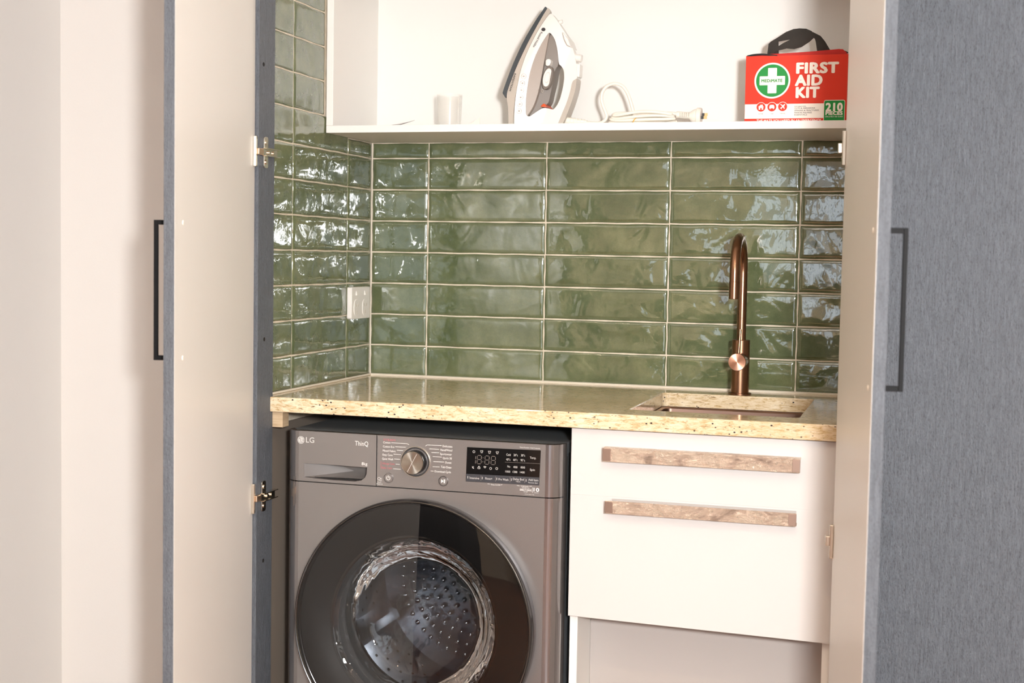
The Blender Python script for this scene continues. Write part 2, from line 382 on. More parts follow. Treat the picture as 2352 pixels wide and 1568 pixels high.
# tiles ------------------------------------------------------------
P, PH, PW, Z6 = .003, .0778, .303, .0771
tile_cache = {}
def tile_mesh(w, h, seed):
    key = (round(w, 4), round(h, 4), seed)
    if key in tile_cache: return tile_cache[key]
    rnd = random.Random(seed*97+int(w*1e4)+int(h*1e4))
    def cuts(L, step):
        e = [0, .0016, .0045, .0095]; e = [x for x in e if x < L/2]; m = max(2, int((L-2*e[-1])/step)); mid = [e[-1]+(L-2*e[-1])*i/m for i in range(1, m)]
        return e+mid+[L-x for x in e[::-1]]
    xs, zs = cuts(w, .022), cuts(h, .013)
    ph = [rnd.uniform(0, 6.28) for _ in range(10)]; am = [rnd.uniform(.4, 1) for _ in range(5)]
    def prof(d): return .0024*max(0, 1-d/.0075)**2.6
    def bulge(x, z):
        q = am[0]*math.sin(x*26+ph[0]+math.sin(z*40+ph[1]))+am[1]*math.sin(z*62+ph[2]+x*11)+.7*am[2]*math.sin(x*55+z*30+ph[3])+.5*am[3]*math.sin(x*90-z*70+ph[4])
        return -.00042*q
    vs, fs = [], []
    for x in xs:
        for z in zs:
            ed = min(x, w-x, z, h-z); y = prof(ed)+bulge(x, z)*min(1, ed/.008)
            wob = .0006*math.sin(z*110+ph[5])*(1 if ed < .003 else 0); wz = .0005*math.sin(x*60+ph[6])*(1 if ed < .003 else 0)
            vs.append((x+(wob if x in (xs[0], xs[-1]) else 0), y, z+(wz if z in (zs[0], zs[-1]) else 0)))
    nz, nx = len(zs), len(xs)
    for i in range(nx-1):
        for j in range(nz-1): fs.append((i*nz+j, (i+1)*nz+j, (i+1)*nz+j+1, i*nz+j+1))
    rim = [i*nz for i in range(nx)]+[(nx-1)*nz+j for j in range(1, nz)]+[i*nz+nz-1 for i in range(nx-2, -1, -1)]+[j for j in range(nz-2, 0, -1)]
    b = len(vs); vs += [(vs[i][0], .0030, vs[i][2]) for i in rim]
    fs += [(rim[i], b+i, b+(i+1) % len(rim), rim[(i+1) % len(rim)]) for i in range(len(rim))]
    me = bpy.data.meshes.new('tile'); me.from_pydata(vs, [], fs)
    bm = bmesh.new(); bm.from_mesh(me); bmesh.ops.recalc_face_normals(bm, faces=bm.faces); bm.to_mesh(me); bm.free()
    me.shade_smooth(); me.materials.append(G['tile']); tile_cache[key] = me; return me
def put_tile(par, w, h, loc, rz, seed):
    o = bpy.data.objects.new('tile', tile_mesh(w, h, seed)); COL.objects.link(o); o.parent = par
    o.matrix_world = Matrix.Translation(Vector(loc)) @ Matrix.Rotation(rz, 4, 'Z')
rows = [(.003, Z6-P/2)]+[(Z6+PH*i+P/2, Z6+PH*(i+1)-P/2) for i in range(0, 12)]
cols = [(.0016, .1499-P/2)]+[(.1499+PW*i+P/2, .1499+PW*(i+1)-P/2) for i in range(3)]+[(.1499+PW*3+P/2, 1.196)]
rnd = random.Random(3)
for ri, (z0, z1) in enumerate(rows):
    if z0 > CAB_B: break
    z1 = min(z1, CAB_B-.001)
    for (x0, x1) in cols: put_tile(wall_back, x1-x0, z1-z0, (x0, 0, z0), 0, rnd.randrange(3))
lcols = [(-.1489+P/2, -.0016), (-.1489-PW+P/2, -.1489-P/2), (-.584, -.1489-PW-P/2)]
for ri, (z0, z1) in enumerate(rows):
    above = z1 > CAB_B+.04
    for ci, (y0, y1) in enumerate(lcols):
        if above:
            if ci == 0: continue
            if ci == 1: y1 = CAB_F-.004
        if z0 < CAB_B < z1 and ci == 0: z1c = CAB_B-.001
        else: z1c = z1
        put_tile(wall_left, y1-y0, z1c-z0, (0, y0, z0), math.pi/2, rnd.randrange(3))
bx(-.0027, .003, -.584, -.01, FLOOR, -.0665).build('brown_sheet', 'brownsheet', wall_left)  # thin dark brown sheet over the wall below the bench
MB().tube([(.002, -.0015, .002), (1.19, -.0015, .002)], .0032, 6).build('silicone_bead', 'silicone', wall_back, 60)
MB().tube([(.0015, -.003, .002), (.0015, -.583, .002)], .0032, 6).build('silicone_bead', 'silicone', wall_left, 60)
MB().tube([(.0002, -.0002, .003), (.0002, -.0002, CAB_B)], .0022, 6).build('corner_joint', 'silicone', wall_back, 60)

# ------------------------------------------------------------------ benchtop with sink cut-out
SX0, SX1, SY0, SY1 = .772, 1.111, -.503, -.116
bt = thing('benchtop', (.6, -.3, -BENCH_T), 'cream speckled granite benchtop with polished front edge above the washing machine', 'benchtop')
m = MB(); X0, X1, Y0, Y1 = .001, 1.194, -BENCH_D, -.0012
outer = [(X0, Y0), (X1, Y0), (X1, Y1), (X0, Y1)]; inner = [(x, y) for x, y in rrect(SX0, SX1, SY0, SY1, .012, 4)]
m.prism([outer, inner], 0.0, -BENCH_T); m.map(lambda p: Vector((p.x, p.z, p.y)))
m.build('slab', 'granite', bt, bevel=.0022)
sk = thing('undermount_sink', (.94, -.31, -.24), 'bronze undermount sink basin set below the granite benchtop', 'sink')
m = MB(); g = .006
def ring(x0, x1, y0, y1, r, z): return [(x, y, z) for x, y in rrect(x0, x1, y0, y1, r, 5)]
levels = [ring(SX0-.02, SX1+.02, SY0-.02, SY1+.02, .02, -BENCH_T-.0006), ring(SX0+g-.004, SX1-g+.004, SY0+g-.004, SY1-g+.004, .016, -BENCH_T-.0006), ring(SX0+g, SX1-g, SY0+g, SY1-g, .016, -BENCH_T-.004), ring(SX0+g+.004, SX1-g-.004, SY0+g+.004, SY1-g-.004, .018, -.21), ring(SX0+.03, SX1-.03, SY0+.03, SY1-.03, .02, -.228)]
n = len(levels[0]); vs = [p for l in levels for p in l]
fs = [(a*n+i, a*n+(i+1) % n, (a+1)*n+(i+1) % n, (a+1)*n+i) for a in range(len(levels)-1) for i in range(n)]+[tuple(range((len(levels)-1)*n, len(levels)*n))]
m.add(vs, fs).build('basin', 'sink', sk, 35, fix=False)
MB().lathe([(.0, -.2265), (.03, -.2265), (.045, -.2255), (.047, -.2275)], (.94, -.31, 0), 32, 'z').build('drain', 'chrome', sk, 40)

# ------------------------------------------------------------------ tap
TX, TY = .9425, -.0865
tp = thing('kitchen_tap', (TX, TY, .0), 'brushed copper gooseneck tap with round side lever behind the sink', 'tap')
MB().lathe([(0, 0), (.0262, 0), (.0262, .004), (.0225, .005), (0, .005)], (TX, TY, .0004), 48, 'z').build('base_flange', 'copper', tp, 40)
MB().cyl((TX, TY, .004), (TX, TY, .1255), .0205, n=48).build('body', 'copper', tp, 40, bevel=.0012)
pts = [(TX, TY, .124)]+[(TX, TY, .124+.02*i) for i in range(1, 8)]
RA, zc = .0775, .2775
for i in range(0, 25):
    a = math.pi*i/24; pts.append((TX+.001*i/24, TY-RA+RA*math.cos(a), zc+RA*math.sin(a)))
pts += [(TX+.001, TY-2*RA, zc-.01*i) for i in range(1, 4)]
MB().tube(pts, .0107, 32).build('gooseneck', 'copper', tp, 45)
end = Vector(pts[-1])
MB().cyl(end+Vector((0, 0, .012)), (end.x, end.y, .2215), .0113, n=32).build('spout', 'copper', tp, 40, bevel=.0008)
kc = Vector((TX-.001, TY-.052, .078))
MB().cyl((TX, TY-.012, .078), (kc.x, kc.y, .078), .0192, n=48).build('lever_hub', 'copper', tp, 40)
MB().cyl((kc.x, kc.y, kc.z), (kc.x, kc.y-.0035, kc.z), .0198, .0188, n=48).build('lever_cap', 'copper_disc', tp, 40)
MB().cyl((kc.x+.001, kc.y+.012, kc.z+.015), (kc.x+.003, kc.y+.016, kc.z+.073), .0031, n=16).build('lever_rod', 'copper', tp, 40, bevel=.0006)

# ------------------------------------------------------------------ power outlet
po = thing('power_outlet', (.006, -.094, .147), 'white double power point on the green tiles in the left corner', 'power outlet')
OX = .0128
m = MB().prism([rrect(-.151, -.037, .1465, .2240, .004, 3)], 0.0006, OX); m.map(lambda p: Vector((p.y, p.x, p.z))); m.build('faceplate', 'plastic_white', po, 40, bevel=.0015)
for k, yy in enumerate((-.121, -.068)):
    m = MB().prism([rrect(yy-.017, yy+.017, .153, .194, .014, 5)], OX-.0005, OX+.0012); m.map(lambda p: Vector((p.y, p.x, p.z))); soc = m.build('socket', 'plastic_white', po, 40, bevel=.0008)
    m = MB()
    for (dy, dz, rot) in ((-.007, .180, .5), (.007, .180, -.5), (0, .163, 0)):
        m.prism([[(yy+dy+math.cos(rot)*a*.0011-math.sin(rot)*b*.0042, dz+math.sin(rot)*a*.0011+math.cos(rot)*b*.0042) for a, b in ((-1, -1), (1, -1), (1, 1), (-1, 1))]], OX+.0008, OX+.0015)
    m.map(lambda p: Vector((p.y, p.x, p.z))); m.build('pin_slots', 'ink_soft', soc)
    m = MB(); m.add([(OX, yy-.005, .2035), (OX, yy+.005, .2035), (OX, yy+.004, .216), (OX, yy-.004, .216), (OX+.0035, yy-.005, .2045), (OX+.0035, yy+.005, .2045)], [(0, 1, 5, 4), (4, 5, 2, 3), (0, 4, 3), (1, 2, 5)])
    m.build('rocker_switch', 'plastic_white', po)

# ------------------------------------------------------------------ overhead cabinet
oc = thing('overhead_cabinet', (.6, -.14, CAB_B), 'white open overhead cabinet above the green tiles holding the iron', 'cabinet')
T = .0165; CT = .935
bx(.0022, 1.196, CAB_F, -.0006, CAB_B, CAB_B+T).build('bottom_board', 'white', oc, bevel=.0007)
bx(.0022, .0022+T, CAB_F, -.0006, CAB_B+T+.0002, CEIL-.01).build('side_board', 'white', oc, bevel=.0007)
bx(1.18, 1.196, CAB_F, -.0006, CAB_B+T+.0002, CEIL-.01).build('side_board', 'white', oc, bevel=.0007)
bx(.0022+T, 1.18, -.017, -.0006, CAB_B+T+.0002, CEIL-.01).build('back_board', 'white', oc)
bx(.0022+T+.0005, 1.1795, CAB_F+.012, -.0175, CT, CT+T).build('shelf_board', 'white', oc, bevel=.0007)
SH = CAB_B+T          # shelf top

# ------------------------------------------------------------------ drawer cabinet under the sink
dc = thing('drawer_cabinet', (.93, -.3, FLOOR), 'white drawer cabinet with two long film covered pull handles under the sink', 'cabinet')
DX0, DX1, DF = .6725, 1.188, -.580
bx(DX0, DX0+.016, DF+.017, -.02, FLOOR, -.034).build('side_panel', 'white', dc)
bx(DX1-.016, DX1, DF+.017, -.02, FLOOR, -.034).build('side_panel', 'white', dc)
bx(DX0+.0165, DX1-.0165, -.447, -.43, FLOOR, -.26).build('back_panel', 'greyboard', dc)
bx(DX0+.0165, DX1-.0165, DF+.02, -.452, -.405, -.39).build('drawer_base', 'white', dc)
def drawer(z0l, z0r, z1, hx0, hx1, hz0, hz1, lip):
    d = MB().prism([[(DX0, z0l), (DX1, z0r), (DX1, z1), (DX0, z1)]], DF, DF+.0165).build('drawer_front', 'front', dc, bevel=.0002)
    yf = DF-.022
    h = MB()
    prof = [(yf, hz0), (yf, hz1), (yf+.004, hz1+.0006), (DF-.0006, hz1+.0006), (DF-.0006, hz1-.002), (yf+.003, hz1-.0025), (yf+.003, hz0)] if not lip else [(yf, hz0), (yf, hz1), (yf+.0025, hz1), (yf+.0025, hz0+.004), (DF-.0006, hz0+.004), (DF-.0006, hz0)]
    nseg = 60
    for i in range(nseg+1):
        x = hx0+(hx1-hx0)*i/nseg
        h.v += [Vector((x, y, z)) for y, z in prof]
    k = len(prof)
    for i in range(nseg): h.f += [(i*k+j, i*k+(j+1) % k, (i+1)*k+(j+1) % k, (i+1)*k+j) for j in range(k)]
    h.f += [tuple(range(k))[::-1], tuple(range(nseg*k, nseg*k+k))]
    ho = h.build('pull_handle', 'film', d)
    for a in ((hx0-.0003, hx0+.016), (hx1-.0145, hx1+.0003)):
        bx(a[0], a[1], yf-.0005, yf+.0029, hz0+.0012, hz1-.0012).build('bare_end', 'copper_dull', ho, bevel=.0006)
    if lip: bx(hx0+.01, hx1-.002, DF-.003, DF-.0006, hz0+.004, hz1+.0014).build('backplate', 'greyboard', ho)
    return d
drawer(-.16672, -.16672, -.0345, .7415, 1.1232, -.0942, -.0675, False)
drawer(-.4135, -.4215, -.1668, .748, 1.119, -.1968, -.1718, True)

# ------------------------------------------------------------------ washing machine
wm = thing('washing_machine', (.361, -.33, FLOOR), 'bronze grey front loading washing machine under the granite benchtop', 'washing machine')
WX0, WX1, WF, WB = .0610, .6600, -.612, -.05
ZT, ZF = -.0665, -.1725
def corner_prof(x0, x1, yf, yb, r, n=8):
    p = [(x0, yb)]+[(x0+r-r*math.cos(R(90*i/n)), yf+r-r*math.sin(R(90*i/n))) for i in range(n+1)]
    return p+[(x1-r+r*math.sin(R(90*i/n)), yf+r-r*math.cos(R(90*i/n))) for i in range(n+1)]+[(x1, yb)]
def shell(prof, z0, z1, thick):
    m = MB(); n = len(prof)
    m.add([(x, y, z) for z in (z0, z1) for x, y in prof], [(i, i+1, n+i+1, n+i) for i in range(n-1)]+[tuple(range(n)), tuple(range(n, 2*n))[::-1]]); return m
# body sides, lid
m = MB().box(WX0+.006, WX0+.012, -.565, WB, FLOOR+.01, ZT-.006).box(WX1-.012, WX1-.006, -.565, WB, FLOOR+.01, ZT-.006).box(WX0+.006, WX1-.006, WB-.004, WB, FLOOR+.01, ZT-.006).box(WX0+.006, WX1-.006, -.56, WB, FLOOR+.01, FLOOR+.016)
m.build('cabinet_shell', 'wmside', wm)
bx(WX0+.002, WX1-.002, -.592, WB, ZT-.026, ZT-.0006).build('lid', 'wmside', wm, bevel=.003)
for a_, b_ in ((WX0+.0035, WX0+.0065), (WX1-.0065, WX1-.0035)): bx(a_, b_, -.572, -.545, FLOOR+.02, ZT-.03).build('side_trim', 'wm_edge', wm)
m = MB().box(WX0+.02, WX1-.02, -.604, -.588, ZT-.006, ZT-.0005); m.build('top_trim', 'wm_edge', wm, bevel=.002)
# door geometry numbers
DC = Vector((.3605, 0, -.4475)); DR = .2580; DYP = -.652; TILT = R(3.2)
# front panel with round opening
HO = .225
bev = .032
m = MB(); fx0, fx1 = WX0+bev, WX1-bev
m.prism([[(fx0, FLOOR+.012), (fx1, FLOOR+.012), (fx1, ZF-.0012), (fx0, ZF-.0012)], circ(DC.x, DC.z, HO, 64)], WF, WF+.004)
fp = m.build('front_panel', 'wm', wm)
for x0, x1, sgn in ((WX0, WX0+bev, -1), (WX1-bev, WX1, 1)):
    c = (WX0+bev if sgn < 0 else WX1-bev); pr = [(c+sgn*bev*math.sin(R(90*i/10)), WF+bev-bev*math.cos(R(90*i/10))) for i in range(11)]+[(c+sgn*bev, -.566)]
    k = len(pr); mm = MB().add([(x, y, z) for z in (FLOOR+.012, ZF-.0012) for x, y in pr], [(i, i+1, k+i+1, k+i) for i in range(k-1)])
    mm.build('front_corner', 'wm_edge', wm, 60)
    mm = MB().add([(x, y, z) for z in (ZF+.0008, ZT) for x, y in pr], [(i, i+1, k+i+1, k+i) for i in range(k-1)]+[tuple(range(k, 2*k))])
    mm.build('fascia_corner', 'wm_edge', wm, 60)
bx(WX0+.03, WX1-.03, WF+.006, -.590, ZF-.008, ZF+.01).build('seam_backing', 'black', wm)
# fascia: detergent drawer and control panel
XD = at(865, 1060, WF).x
rec_px = [(698, 1063.3), (760, 1067), (843, 1073.5), (842, 1088), (838, 1097), (830, 1103), (815, 1105.5), (760, 1102), (724, 1098.5), (699, 1095)]
rec = poly_at(rec_px, WF)
m = MB().prism([[(fx0, ZF+.0008), (XD-.0011, ZF+.0008), (XD-.0011, ZT), (fx0, ZT)], rec[::-1]], WF, WF+.006)
dd = m.build('detergent_drawer', 'wm', wm)
# scooped grip: a ramp from the left edge down into a pocket under the top lip
m = MB(); k = len(rec); frt = [(x, WF+.0005, z) for x, z in rec]
dep = [.002, .024, .030, .030, .026, .020, .014, .010, .006, .002]
xm, zm = at(800, 1082, WF).x, at(800, 1086, WF).z
m.add(frt+[(p[0]*.95+xm*.05, WF+.001+dep[i], p[2]*.93+zm*.07) for i, p in enumerate(frt)]+[(xm, WF+.031, zm)], [(i, (i+1) % k, k+(i+1) % k, k+i) for i in range(k)]+[(k+i, k+(i+1) % k, 2*k) for i in range(k)])
m.build('grip_recess', 'wm_recess', dd, 30)
m = MB().prism([[(XD+.0011, ZF+.0008), (fx1, ZF+.0008), (fx1, ZT), (XD+.0011, ZT)]], WF, WF+.006)
cp = m.build('control_panel', 'wm', wm)
# brand marks
lg = MB(); c = at(691.5, 1010, WF); px = mpp(WF)
lg.prism([circ(c.x, c.z, 9.0*px, 32)], WF-.0005, WF-.0001)
lgk = MB().prism([circ(c.x, c.z, 7.6*px, 32), circ(c.x, c.z, 6.7*px, 32)[::-1]], WF-.0009, WF-.0006)
line(lgk, [(690.6, 1005.5), (691, 1014), (694.5, 1014.3)], 1.1, WF, .0009); line(lgk, [(693.8, 1009.9), (699.5, 1010.3)], 1.1, WF, .0009)
lgk.prism([circ(c.x-.0034, c.z+.0030, .0011, 10)], WF-.0009, WF-.0006)
lgk.build('emblem_line', 'wm', dd)
text(lg, 'LG', 703, 722, 1015.5, 12.0, WF, .012); lg.build('brand_logo', 'ink_silver', dd)
tq = MB(); text(tq, 'ThinQ', 815.5, 846, 1022.5, 10.5, WF); text(tq, '8kg', 830.8, 844, 1067.5, 6.6, WF); tq.build('lettering', 'ink_white', dd)
# programme lettering
pw, pp = MB(), MB()
for s, u0, u1, v in (('Cotton', 880.5, 897, 1017.5), ('Cotton Eco', 880, 906, 1026.8), ('Mixed Fabric', 879.2, 909, 1036.4), ('Easy Care', 879, 901.8, 1045.7), ('Quiet Wash', 878, 903.3, 1055)):
    text(pw, s, u0, u1, v, 4.6, WF)
for s, u0, u1, v in (('Allergy Care', 878, 906.3, 1065.6), ('Baby Care', 877, 900.5, 1075.5), ('STEAM', 881, 908, 1011.5)): text(pp, s, u0, u1, v, 4.6, WF)
line(pp, [(875.5, 1059), (875, 1076.5)], .8, WF)
for s, u0, u1, v in (('Delicates', 1016.8, 1039, 1026.2), ('Hand/Wool', 1011.7, 1038.7, 1034.8), ('Sportswear', 1011, 1038, 1044), ('Quick 30', 1017.3, 1038, 1053.6), ('Duvet', 1022.8, 1037, 1063.7), ('Tub Clean', 1013, 1037, 1074), ('Download Cycle', 998.6, 1036, 1084)):
    text(pw, s, u0, u1, v, 4.6, WF)
for a in ([(899, 1016.3), (935, 1018.5), (940, 1021)], [(908, 1025.5), (932, 1026.7)], [(912, 1033.6), (926, 1034.5)], [(904, 1042.6), (921, 1043.7)], [(905.5, 1053.5), (919, 1054.6)], [(909, 1065.5), (918.5, 1066.2)], [(903, 1076), (921, 1077.3)],
          [(977.5, 1024), (981, 1021.5), (1014.5, 1022.8)], [(986, 1030.5), (1009, 1031.5)], [(991, 1038.7), (1009, 1039.6)], [(994, 1048), (1015, 1049.3)], [(995.5, 1059.5), (1020, 1060.8)], [(994, 1071.3), (1010, 1072)], [(989.5, 1081.3), (996, 1081.7)]): line(pw, a, .9, WF)
pw.build('programme_lettering', 'ink_white', cp); pp.build('steam_lettering', 'ink_pink', cp)
sm = MB(); text(sm, 'Smart', 867.5, 876, 1107.8, 2.6, WF); text(sm, 'Diagnosis', 864.8, 879, 1111.5, 2.6, WF); c = at(870.7, 1098.8, WF)
sm.prism([circ(c.x, c.z, 3.6*px, 20), circ(c.x, c.z, 2.9*px, 20)[::-1]], WF-.0006, WF-.0003); line(sm, [(873.5, 1097.5), (876.5, 1097.6), (876.3, 1104), (873, 1103.8), (873.5, 1097.5)], .7, WF)
text(sm, '*Extra Function : Hold 3 seconds', 1193.5, 1240.5, 1028.0, 2.7, WF); text(sm, '*Beep On/Off', 1127, 1149, 1113.6, 3.0, WF); text(sm, '*Child Lock', 1195.5, 1214, 1117, 3.0, WF)
for a in ([(1120, 1110.5), (1125, 1111.3)], [(1150, 1113.2), (1154, 1112.4)], [(1187.5, 1114.5), (1193.5, 1115.4)], [(1216, 1116.6), (1222, 1116)]): line(sm, a, .8, WF)
text(sm, 'INVERTER', 1199.5, 1216.5, 1120.6, 1.9, WF); text(sm, 'DIRECT DRIVE', 1194.3, 1221, 1126.2, 4.3, WF, .015); text(sm, 'MOTOR', 1203, 1212, 1130, 1.9, WF)
text(sm, '10', 1225.5, 1238.5, 1128, 8.2, WF, .02); text(sm, 'WARRANTY', 1226, 1237.5, 1131.8, 1.6, WF); text(sm, '10 Years (parts only)', 1205.5, 1227, 1135, 1.8, WF); line(sm, [(1223.4, 1119), (1223, 1131.5)], .7, WF)
sm.build('small_print', 'ink_white', cp)
# dial
dc0 = at(955, 1060, WF); dx, dz = dc0.x, dc0.z
MB().lathe([(.0268, .001), (.0268, -.0015), (.0300, -.0028), (.0312, -.0015), (.0312, .001)], (dx, WF, dz), 64, close=True).build('dial_bezel', 'wm_edge', cp, 50)
MB().lathe([(.0302, .001), (.0306, -.0034), (.0314, -.0034), (.0318, .001)], (dx, WF, dz), 64, close=True).build('dial_ring', 'chrome', cp, 50)
kn = MB().cyl((dx, WF+.001, dz), (dx, WF-.020, dz), .0246, .0238, n=64).build('programme_dial', 'dialside', cp, 40, bevel=.001)
MB().cyl((dx, WF-.0201, dz), (dx, WF-.0216, dz), .0236, .0226, n=64).build('dial_face', 'dial', kn, 40)
a0 = Vector((dx, WF-.0222, dz)); m = MB(); d = Vector((math.sin(R(28)), 0, math.cos(R(28)))); n_ = Vector((d.z, 0, -d.x))*.0004
m.add([a0-d*.021-n_, a0-d*.021+n_, a0+d*.021+n_, a0+d*.021-n_], [(0, 1, 2, 3)]); m.build('pointer_line', 'ink_silver', kn)
for u, v, sym in ((892.5, 1097, 'p'), (1018.5, 1104.5, 's')):
    c = at(u, v, WF)
    b = MB().lathe([(.0088, .001), (.0090, -.0022), (.0104, -.0022), (.0106, .001)], (c.x, WF, c.z), 40, close=True).build('button_ring', 'wm_edge', cp, 50)
    MB().cyl((c.x, WF, c.z), (c.x, WF-.0016, c.z), .0087, n=40).build('push_button', 'wm', cp, 40, bevel=.0004)
    m = MB(); yy = WF-.0016
    if sym == 'p':
        arc = [(c.x+.0044*math.sin(R(a)), c.z+.0044*math.cos(R(a))) for a in range(35, 326, 15)]; arc2 = [(c.x+.0034*math.sin(R(a)), c.z+.0034*math.cos(R(a))) for a in range(325, 34, -15)]
        m.prism([arc+arc2], yy-.0005, yy-.0002); m.prism([[(c.x-.0005, c.z), (c.x+.0005, c.z), (c.x+.0005, c.z+.005), (c.x-.0005, c.z+.005)]], yy-.0005, yy-.0002)
    else:
        m.prism([[(c.x-.004, c.z-.004), (c.x+.0005, c.z), (c.x-.004, c.z+.004)]], yy-.0005, yy-.0002)
        for q in (.0013, .003): m.prism([[(c.x+q, c.z-.004), (c.x+q+.0011, c.z-.004), (c.x+q+.0011, c.z+.004), (c.x+q, c.z+.004)]], yy-.0005, yy-.0002)
    m.build('symbol', 'ink_white', b)
# display
dl = poly_at([(1073.3, 1026.3), (1242.5, 1034), (1238.5, 1114), (1070.3, 1104.8)], WF)
disp = MB().prism([dl], WF-.0012, WF+.001).build('display', 'displayblack', cp)
ks = poly_at([(1072, 1087.5), (1239, 1095.8), (1238.1, 1113.4), (1070.9, 1104.4)], WF)
MB().prism([ks], WF-.0015, WF-.001).build('key_strip', 'keystrip', disp)
YD = WF-.0015; dw, dm_ = MB(), MB()
for s, u0, u1, v, c in (('Cold', 1163.2, 1173, 1046, 5), ('20°c', 1179.8, 1189.5, 1047, 5), ('30°c', 1196.8, 1206.4, 1047.6, 5), ('Temp.', 1217.4, 1231.5, 1053, 5), ('40°c', 1162.6, 1172.5, 1057, 5), ('60°c', 1179, 1189, 1058, 5), ('95°c', 1196, 1206, 1058.8, 5),
                        ('No', 1165.8, 1172, 1073, 4.6), ('400', 1179, 1188.5, 1074.3, 4.6), ('800', 1196, 1206, 1075, 4.6), ('1000', 1160.8, 1172, 1084.5, 4.6), ('1200', 1177.8, 1188.3, 1085.3, 4.6), ('1400', 1194.3, 1205.2, 1086.2, 4.6), ('Spin', 1217.4, 1228.5, 1080.5, 5),
                        ('Intensive', 1078.8, 1101, 1099, 5), ('Rinse+', 1114.8, 1130.8, 1100.6, 5), ('Pre Wash', 1145.3, 1168, 1102.4, 5), ('Delay End', 1178.5, 1203.2, 1101.8, 5), ('*Wi-Fi', 1184.8, 1195.2, 1107, 3), ('Add Item', 1213.8, 1236.6, 1103.6, 5), ('*Remote Start', 1212.5, 1235.8, 1109, 3)):
    text(dw, s, u0, u1, v, c, YD)
for u, v in ((1074.6, 1095.5), (1107.8, 1097.4), (1141.3, 1099.3), (1174.8, 1101), (1208.8, 1103)): line(dw, [(u, v-2.8), (u-.1, v+2.8)], 1.2, YD)
for u, v in ((1105, 1097.5), (1138.5, 1099.5), (1172, 1101), (1206, 1103)): line(dm_, [(u, v-6), (u-.4, v+6)], .9, YD)
line(dm_, [(1160, 1060.8), (1240, 1064.5)], .6, YD)
def seg7(u, v, w=9.5, h=19.5, one=False):
    q = .0
    sl = -.8
    S7 = [((0+sl*0, 0), (w, .5)), ((w, .5), (w-.5, h/2)), ((w-.5, h/2), (w-1, h)), ((-1, h-.4), (w-1, h)), ((-.5, h/2-.2), (-1, h-.4)), ((0, 0), (-.5, h/2-.2)), ((-.5, h/2-.2), (w-.5, h/2))]
    for (a, b) in ([S7[1], S7[2]] if one else S7):
        da = Vector((b[0]-a[0], b[1]-a[1])); L = da.length; da /= L
        line(dm_, [(u+a[0]+da.x*1.3, v+a[1]+da.y*1.3), (u+b[0]-da.x*1.3, v+b[1]-da.y*1.3)], 1.2, YD)
seg7(1083.5, 1045.5, one=True); seg7(1096.7, 1045.3); seg7(1114.6, 1046.4); seg7(1128.8, 1047.3)
for u, v in ((1110, 1051), (1109.4, 1060)): line(dm_, [(u-.7, v), (u+.7, v)], 1.4, YD)
def icon_ring(u, v, r): c = at(u, v, YD); dw.prism([circ(c.x, c.z, r*px, 14), circ(c.x, c.z, (r-.8)*px, 14)[::-1]], YD-.0006, YD-.0003)
icon_ring(1088.6, 1037, 3); icon_ring(1127, 1075.5, 2.9); icon_ring(1141, 1075.6, 2.9)
for u, v in ((1106.6, 1037), (1124.6, 1038.2), (1142.5, 1039.3)):
    line(dw, [(u-3, v-2.5), (u-1.2, v-2.8), (u, v-1.8), (u+1.2, v-2.7), (u+3, v-2.3), (u+2.6, v-.6), (u+1.6, v-.8), (u+1.6, v+2.6), (u-1.8, v+2.5), (u-1.6, v-.8), (u-2.8, v-.8), (u-3, v-2.5)], .8, YD)
line(dw, [(1084.5, 1070.5), (1088.8, 1075.7)], .9, YD); line(dw, [(1088.3, 1070.5), (1084.6, 1073.5), (1088, 1075.6)], .8, YD)
line(dw, [(1097.8, 1072.5), (1102.8, 1072.8), (1102.6, 1076), (1097.6, 1075.8), (1097.8, 1072.5)], .9, YD); line(dw, [(1099, 1072.4), (1099.3, 1070.2), (1101.4, 1070.3), (1101.7, 1072.6)], .8, YD)
for k in (1.3, 2.4, 3.4): line(dw, [(1114-k, 1076-k*1.3), (1114, 1075.2-k*1.45), (1114+k, 1076-k*1.2)], .8, YD)
dw.build('display_lettering', 'ink_silver', disp); dm_.build('display_digits', 'ink_dim', disp)
# door ------------------------------------------------------------
def dtilt(p):
    q = p-Vector((DC.x, DYP, DC.z)); return Vector((p.x, DYP+q.y*math.cos(TILT)+q.z*math.sin(TILT), DC.z-q.y*math.sin(TILT)+q.z*math.cos(TILT)))
DO = (DC.x, 0, DC.z)
rim = [(.246, WF+.002), (.2545, WF+.001), (DR-.0005, WF-.012), (DR, DYP+.010), (DR-.001, DYP+.003), (.2540, DYP-.0005), (.2515, DYP+.0005), (.2500, DYP+.004), (.246, DYP+.006)]
door = MB().lathe(rim, DO, 120, close=True).map(dtilt).build('door', 'rimdark', wm, 50)
MB().lathe([(.2505, DYP+.0035), (.2518, DYP-.0015), (.2530, DYP+.002)], DO, 120, close=True).map(dtilt).build('rim_highlight_trim', 'chrome', door, 50)
MB().lathe([(.0, DYP-.0022), (.08, DYP-.0020), (.16, DYP-.0010), (.225, DYP+.0006), (.2498, DYP+.0018)], DO, 120).map(dtilt).build('glass_cover', 'smoke', door, 80)
MB().lathe([(.1760, DYP+.022), (.180, DYP+.016), (.2500, DYP+.010)], DO, 96).map(dtilt).build('smoked_ring', 'ringblack', door, 60)
MB().lathe([(.0, -.560), (.07, -.563), (.118, -.570), (.134, -.580), (.146, -.600), (.162, -.622), (.176, DYP+.022), (.181, DYP+.017)], DO, 96).map(dtilt).build('glass_bowl', 'bowl', door, 80)
MB().lathe([(.166, DYP+.0225), (.1745, DYP+.0185), (.1805, DYP+.0150), (.184, DYP+.0165), (.181, DYP+.024)], DO, 96, close=True).map(dtilt).build('bowl_flange', 'bowl', door, 60)
